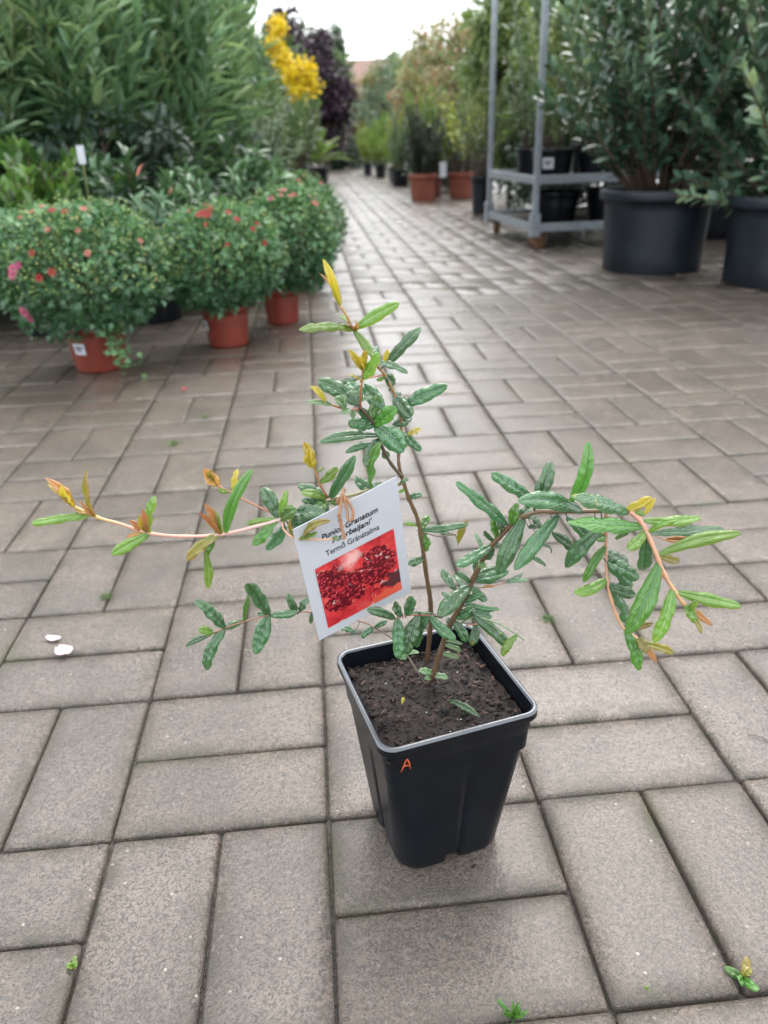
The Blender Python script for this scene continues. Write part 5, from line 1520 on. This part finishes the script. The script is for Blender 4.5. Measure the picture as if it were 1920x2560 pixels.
for q, (x, y, r_, h_, lab, pl) in enumerate([(1.40, 4.10, .12, .15, "black pot with a white label on the trolley's upper shelf", 1), (1.66, 4.06, .14, .17, "black pot of wispy plant on the upper shelf beside the labelled pot", 2), (1.935, 4.06, .13, .17, "black pot on the upper shelf behind the big tub", 3),
                                             (1.42, 4.58, .11, .15, "black pot at the rear of the upper shelf", 3), (1.74, 4.47, .12, .17, "black pot in the rear row of the upper shelf beside another", 2)]):
    o = shrub("trolley_pot_plant", (x, y, .351), lab, "potted plant", TGP, 1.25, .22, 20, (.06, .014), F_WISP if pl == 1 else (F_MID if pl == 2 else F_GREY), T_LANCE, .022, 2, 45, .2, .12, .3, BP(r_, h_), seed=150 + q, singles=0, stem_r=.003, droop=.2)
    if pl == 1:
        pp = [c for c in o.children if c.name.startswith("pot")][0]
        paper_label(pp, math.radians(-118), r_ * .93, h_ * .52, .06, .055, .15)
for q, (x, y, r_, h_, mt, lab) in enumerate([(1.43, 4.10, .14, .17, M['blackpot'], "empty black pot on the trolley's bottom shelf, next to the corner post"), (1.74, 4.06, .15, .18, M['blackpot'], "empty black pot in the middle of the bottom shelf"), (1.93, 4.38, .12, .17, M['zinc'], "grey tub on the bottom shelf behind the big black tub")]):
    o = empty("empty_pot", (x, y, .112), lab, "pot", None)
    pot(o, r_, r_ * .8, h_, mt, .008, .02, .05)

# ------------------------------------------------------------------ right row: big tubs
DT = lambda rt, rb, h_: (rt, rb, h_, M['dustpot'], .022, .045, .04)
shrub("photinia", (1.58, 3.05, 0), "tall grey green evergreen shrub in the wide black tub beside the trolley", "shrub", None, 1.75, .58, 90, (.078, .038), F_PHOT, T_OVAL, .022, 2, 58, .22, .3, .25, DT(.255, .215, .345), seed=161, singles=140, jitter=.45, stem_r=.007, up=.1)
shrub("photinia", (1.94, 2.55, 0), "broad leaved evergreen shrub hanging over a black tub, foremost of the right row", "shrub", None, 1.7, .52, 90, (.078, .042), F_PHOT, T_OVAL, .022, 2, 58, .22, .28, .04, DT(.27, .24, .335), seed=162, singles=140, jitter=.45, stem_r=.007, up=.1)
shrub("photinia", (2.42, 4.15, 0), "evergreen shrub in the black tub standing behind the other tubs", "shrub", None, 1.9, .55, 70, (.075, .036), F_PHOT, T_OVAL, .024, 2, 58, .22, .3, .25, DT(.25, .21, .33), seed=163, singles=0, jitter=.45, stem_r=.007, up=.1)
shrub("photinia", (2.6, 2.95, 0), "evergreen shrub in a black tub on the outer side of the right row", "shrub", None, 1.9, .55, 70, (.075, .036), F_PHOT, T_OVAL, .024, 2, 58, .22, .3, .25, DT(.25, .21, .33), seed=164, singles=0, jitter=.45, stem_r=.007, up=.1)
for q, (x, y, h_, rr, mt, lab) in enumerate([(2.0, 5.6, 2.1, .42, F_WISP, "green wispy bush behind the trolley"), (1.85, 6.9, 2.0, .36, F_WISP, "green wispy bush between trolley and terracotta pots"), (2.7, 6.0, 2.4, .6, F_MID, "wide green bush behind the wispy bushes"), (3.4, 4.3, 2.4, .7, F_DARK, "wide dark bush behind the evergreen tubs"),
                                             (3.5, 2.9, 2.3, .7, F_PHOT, "wide grey green bush at the outer end of the tubs"), (3.0, 7.6, 2.5, .7, F_MID, "wide green bush behind the terracotta pots"), (3.0, 9.8, 2.6, .8, F_MID, "wide green bush behind the rusty trees"), (2.6, 16.5, 2.2, .9, F_MID, "wide green bush at the lane's far end")]):
    tree("background_bush", (x, y, 0), lab, None, h_, rr, 70, 4200, (.11, .032), mt, T_LANCE, .025, .1, 1.0, 170 + q)

for q, (x, y, h_, rr, mt, lab) in enumerate([(1.95, 5.35, .75, .42, F_DARK, "low dark bush right behind the trolley"), (2.1, 6.4, .8, .45, F_DARK, "low dark bush behind the slim dark green pot"), (2.1, 8.9, .85, .5, F_DARK, "low dark bush behind the yellow green shrub"), (1.5, 9.3, .6, .3, F_DARK, "low dark bush hidden behind the dark rounded evergreen"),
                                             (2.9, 5.2, 1.0, .6, F_DARK, "low dark bush behind the rear evergreen tub"), (2.9, 3.7, .9, .45, F_DARK, "low dark bush between the evergreen tubs"), (1.9, 10.4, .8, .5, F_DARK, "low dark bush under the rusty trees"), (1.8, 12.2, .8, .5, F_PURPLE, "low brownish bush under the rusty tree at the bend"),
                                             (-1.35, 2.75, .8, .4, F_DARK, "low dark bush between laurels and oleanders"), (-.75, 2.85, .7, .35, F_DARK, "low dark bush at the foot of the oleanders"), (-.5, 5.0, .6, .4, F_DARK, "low dark bush at the foot of the grey shrub"), (-.35, 3.8, .6, .35, F_DARK, "low dark bush behind the last chrysanthemum")]):
    tree("low_bush", (x, y, 0), lab, None, h_, rr, 50, 3000, (.06, .026), mt, T_OVAL, .015, -.05, 1.0, 190 + q)
tree("garden_tree", (1.75, 20.5, 0), "olive brown tree in front of the salmon house wall", None, 2.1, .7, 46, 3600, (.13, .06), F_RUST, T_DIA, .05, .2, .85, 210)

# ------------------------------------------------------------------ small things on the ground and in the pot
def petal(name, loc, w, l, rz, mat, label, cup=.35):
    V, F, n = [], [], 6
    for i in range(n + 1):
        v = i / n; hw = w * .5 * math.sin(math.pi * min(.97, .12 + .86 * v)) ** .6
        for j in range(5):
            u = -1 + j / 2
            V.append((hw * u, l * (v - .5), .0012 + cup * w * .4 * u * u + .1 * l * (v - .5) ** 2 * 4))
    for i in range(n):
        for j in range(4):
            a = i * 5 + j; F.append((a, a + 1, a + 6, a + 5))
    return tag(part(name, mesh_from(name, V, F, mat), None, loc, (0, 0, rz)), label, "petal")


petal("flower_petal", (-.347, .335, .001), .012, .021, 1.2, M['petal'], "slim pale pink petal lying on a paving block")
petal("flower_petal", (-.325, .304, .001), .021, .024, .9, M['petal'], "broad near white petal lying across a paving joint")
petal("flower_petal", (-.333, 1.457, .001), .012, .014, .4, M['redpetal'], "small red petal on the paving in front of the chrysanthemums")


def weed(loc, label, n, l, w, mat, seed, up=.5, wilt=0):
    rg_ = random.Random(seed)
    root = empty("weed_seedling", loc, label, "weed")
    for k in range(n):
        a = 6.28 * k / n + rg_.uniform(-.4, .4); e = rg_.uniform(.15, up)
        B = Vector((0, 0, .001)); T = Vector((math.cos(a) * math.cos(e), math.sin(a) * math.cos(e), math.sin(e))) * l * rg_.uniform(.7, 1.2)
        v, f, u = leaf_geom(B, T, w, 'L', None, Vector((0, 0, 0)))
        part("leaf", mesh_from("leaf", v, f, M['V'] if k < wilt else mat, uv=u), root)
    return root


weed((-.203, -.121, -.002), "tiny bright green seedling in the joint of two long blocks", 4, .0085, .005, M['L'], 1, 1.1)
weed((.304, -.188, -.002), "small green weed with wilted leaves at a block corner", 5, .0145, .007, M['M'], 2, 1.0, 2)
weed((.127, -.197, -.003), "grassy green weed tuft in the joint before the pot", 11, .017, .0024, M['M'], 3, 1.35)
weed((.232, -.187, -.003), "very small green sprout at a joint crossing", 4, .006, .003, M['L'], 4, 1.0)
M['moss'] = m_plain("moss", (.10, .105, .03), .8, nscale=200, var=.5, bump=1.0, bdist=.002)
def moss_tuft(loc, r_, label, seed):
    g_ = np.random.default_rng(seed); n_ = 160
    P = g_.normal(0, r_ * .45, (n_, 3)) * np.array([1, 1, .35]); P[:, 2] = np.abs(P[:, 2])
    root = empty("moss_tuft", loc, label, "moss")
    leaf_cloud("moss_leaves", P, g_.normal(0, 1, (n_, 3)) + np.array([0, 0, .8]), g_.normal(0, 1, (n_, 3)), np.full(n_, r_ * .35), np.full(n_, r_ * .13), g_.random(n_), F_MID, T_DIA, root)
moss_tuft((.295, .295, -.001), .010, "round olive moss tuft in a joint behind the pot", 5)
moss_tuft((-.303, .437, -.001), .009, "small green moss tuft in a joint near the pale petals", 6)
moss_tuft((-.25, 1.22, -.001), .012, "moss tuft in a joint towards the chrysanthemums", 7)
moss_tuft((-.30, 1.05, -.001), .014, "longer moss tuft in a joint left of the plant's top", 8)

P = catmull([Vector((0, 0, .0015)), Vector((.010, -.005, .0022)), Vector((.018, -.014, .0014))], 5)
v, f, u = tube(P, [.0006] * len(P), 6)
tag(part("dry_twig", mesh_from("dry_twig", v, f, M['st_dark'], uv=u), None, (.438, .056, 0)), "thin dark twig lying on a block", "twig")
v = iv * np.array([.0032, .0018, .0013]) * (1 + np.random.default_rng(2).normal(0, .2, (len(iv), 1)))
tag(part("soil_crumb", mesh_from("soil_crumb", v, jf, M['soil']), None, (.1235, -.0695, .0012), (0, 0, .5)), "dark crumb of soil on the paving before the pot", "crumb")

B, T = Vector((0.1084, -0.0270, 0.1495)), Vector((0.1286, -0.0521, 0.1515))
v, f, u = leaf_geom(B, T, .0055, 'V', None, B)
tag(part("fallen_leaf", mesh_from("fallen_leaf", v, f, M['S'], uv=u), None, B), "slim green leaf with yellow tip lying on the soil", "leaf")
B, T = Vector((0.0693, -0.0247, 0.1485)), Vector((0.0713, -0.0177, 0.1495))
v, f, u = leaf_geom(B, T, .0028, 'Y', None, B)
tag(part("fallen_leaf", mesh_from("fallen_leaf", v, f, M['Y'], uv=u), None, B), "tiny yellow leaf lying on the soil", "leaf")
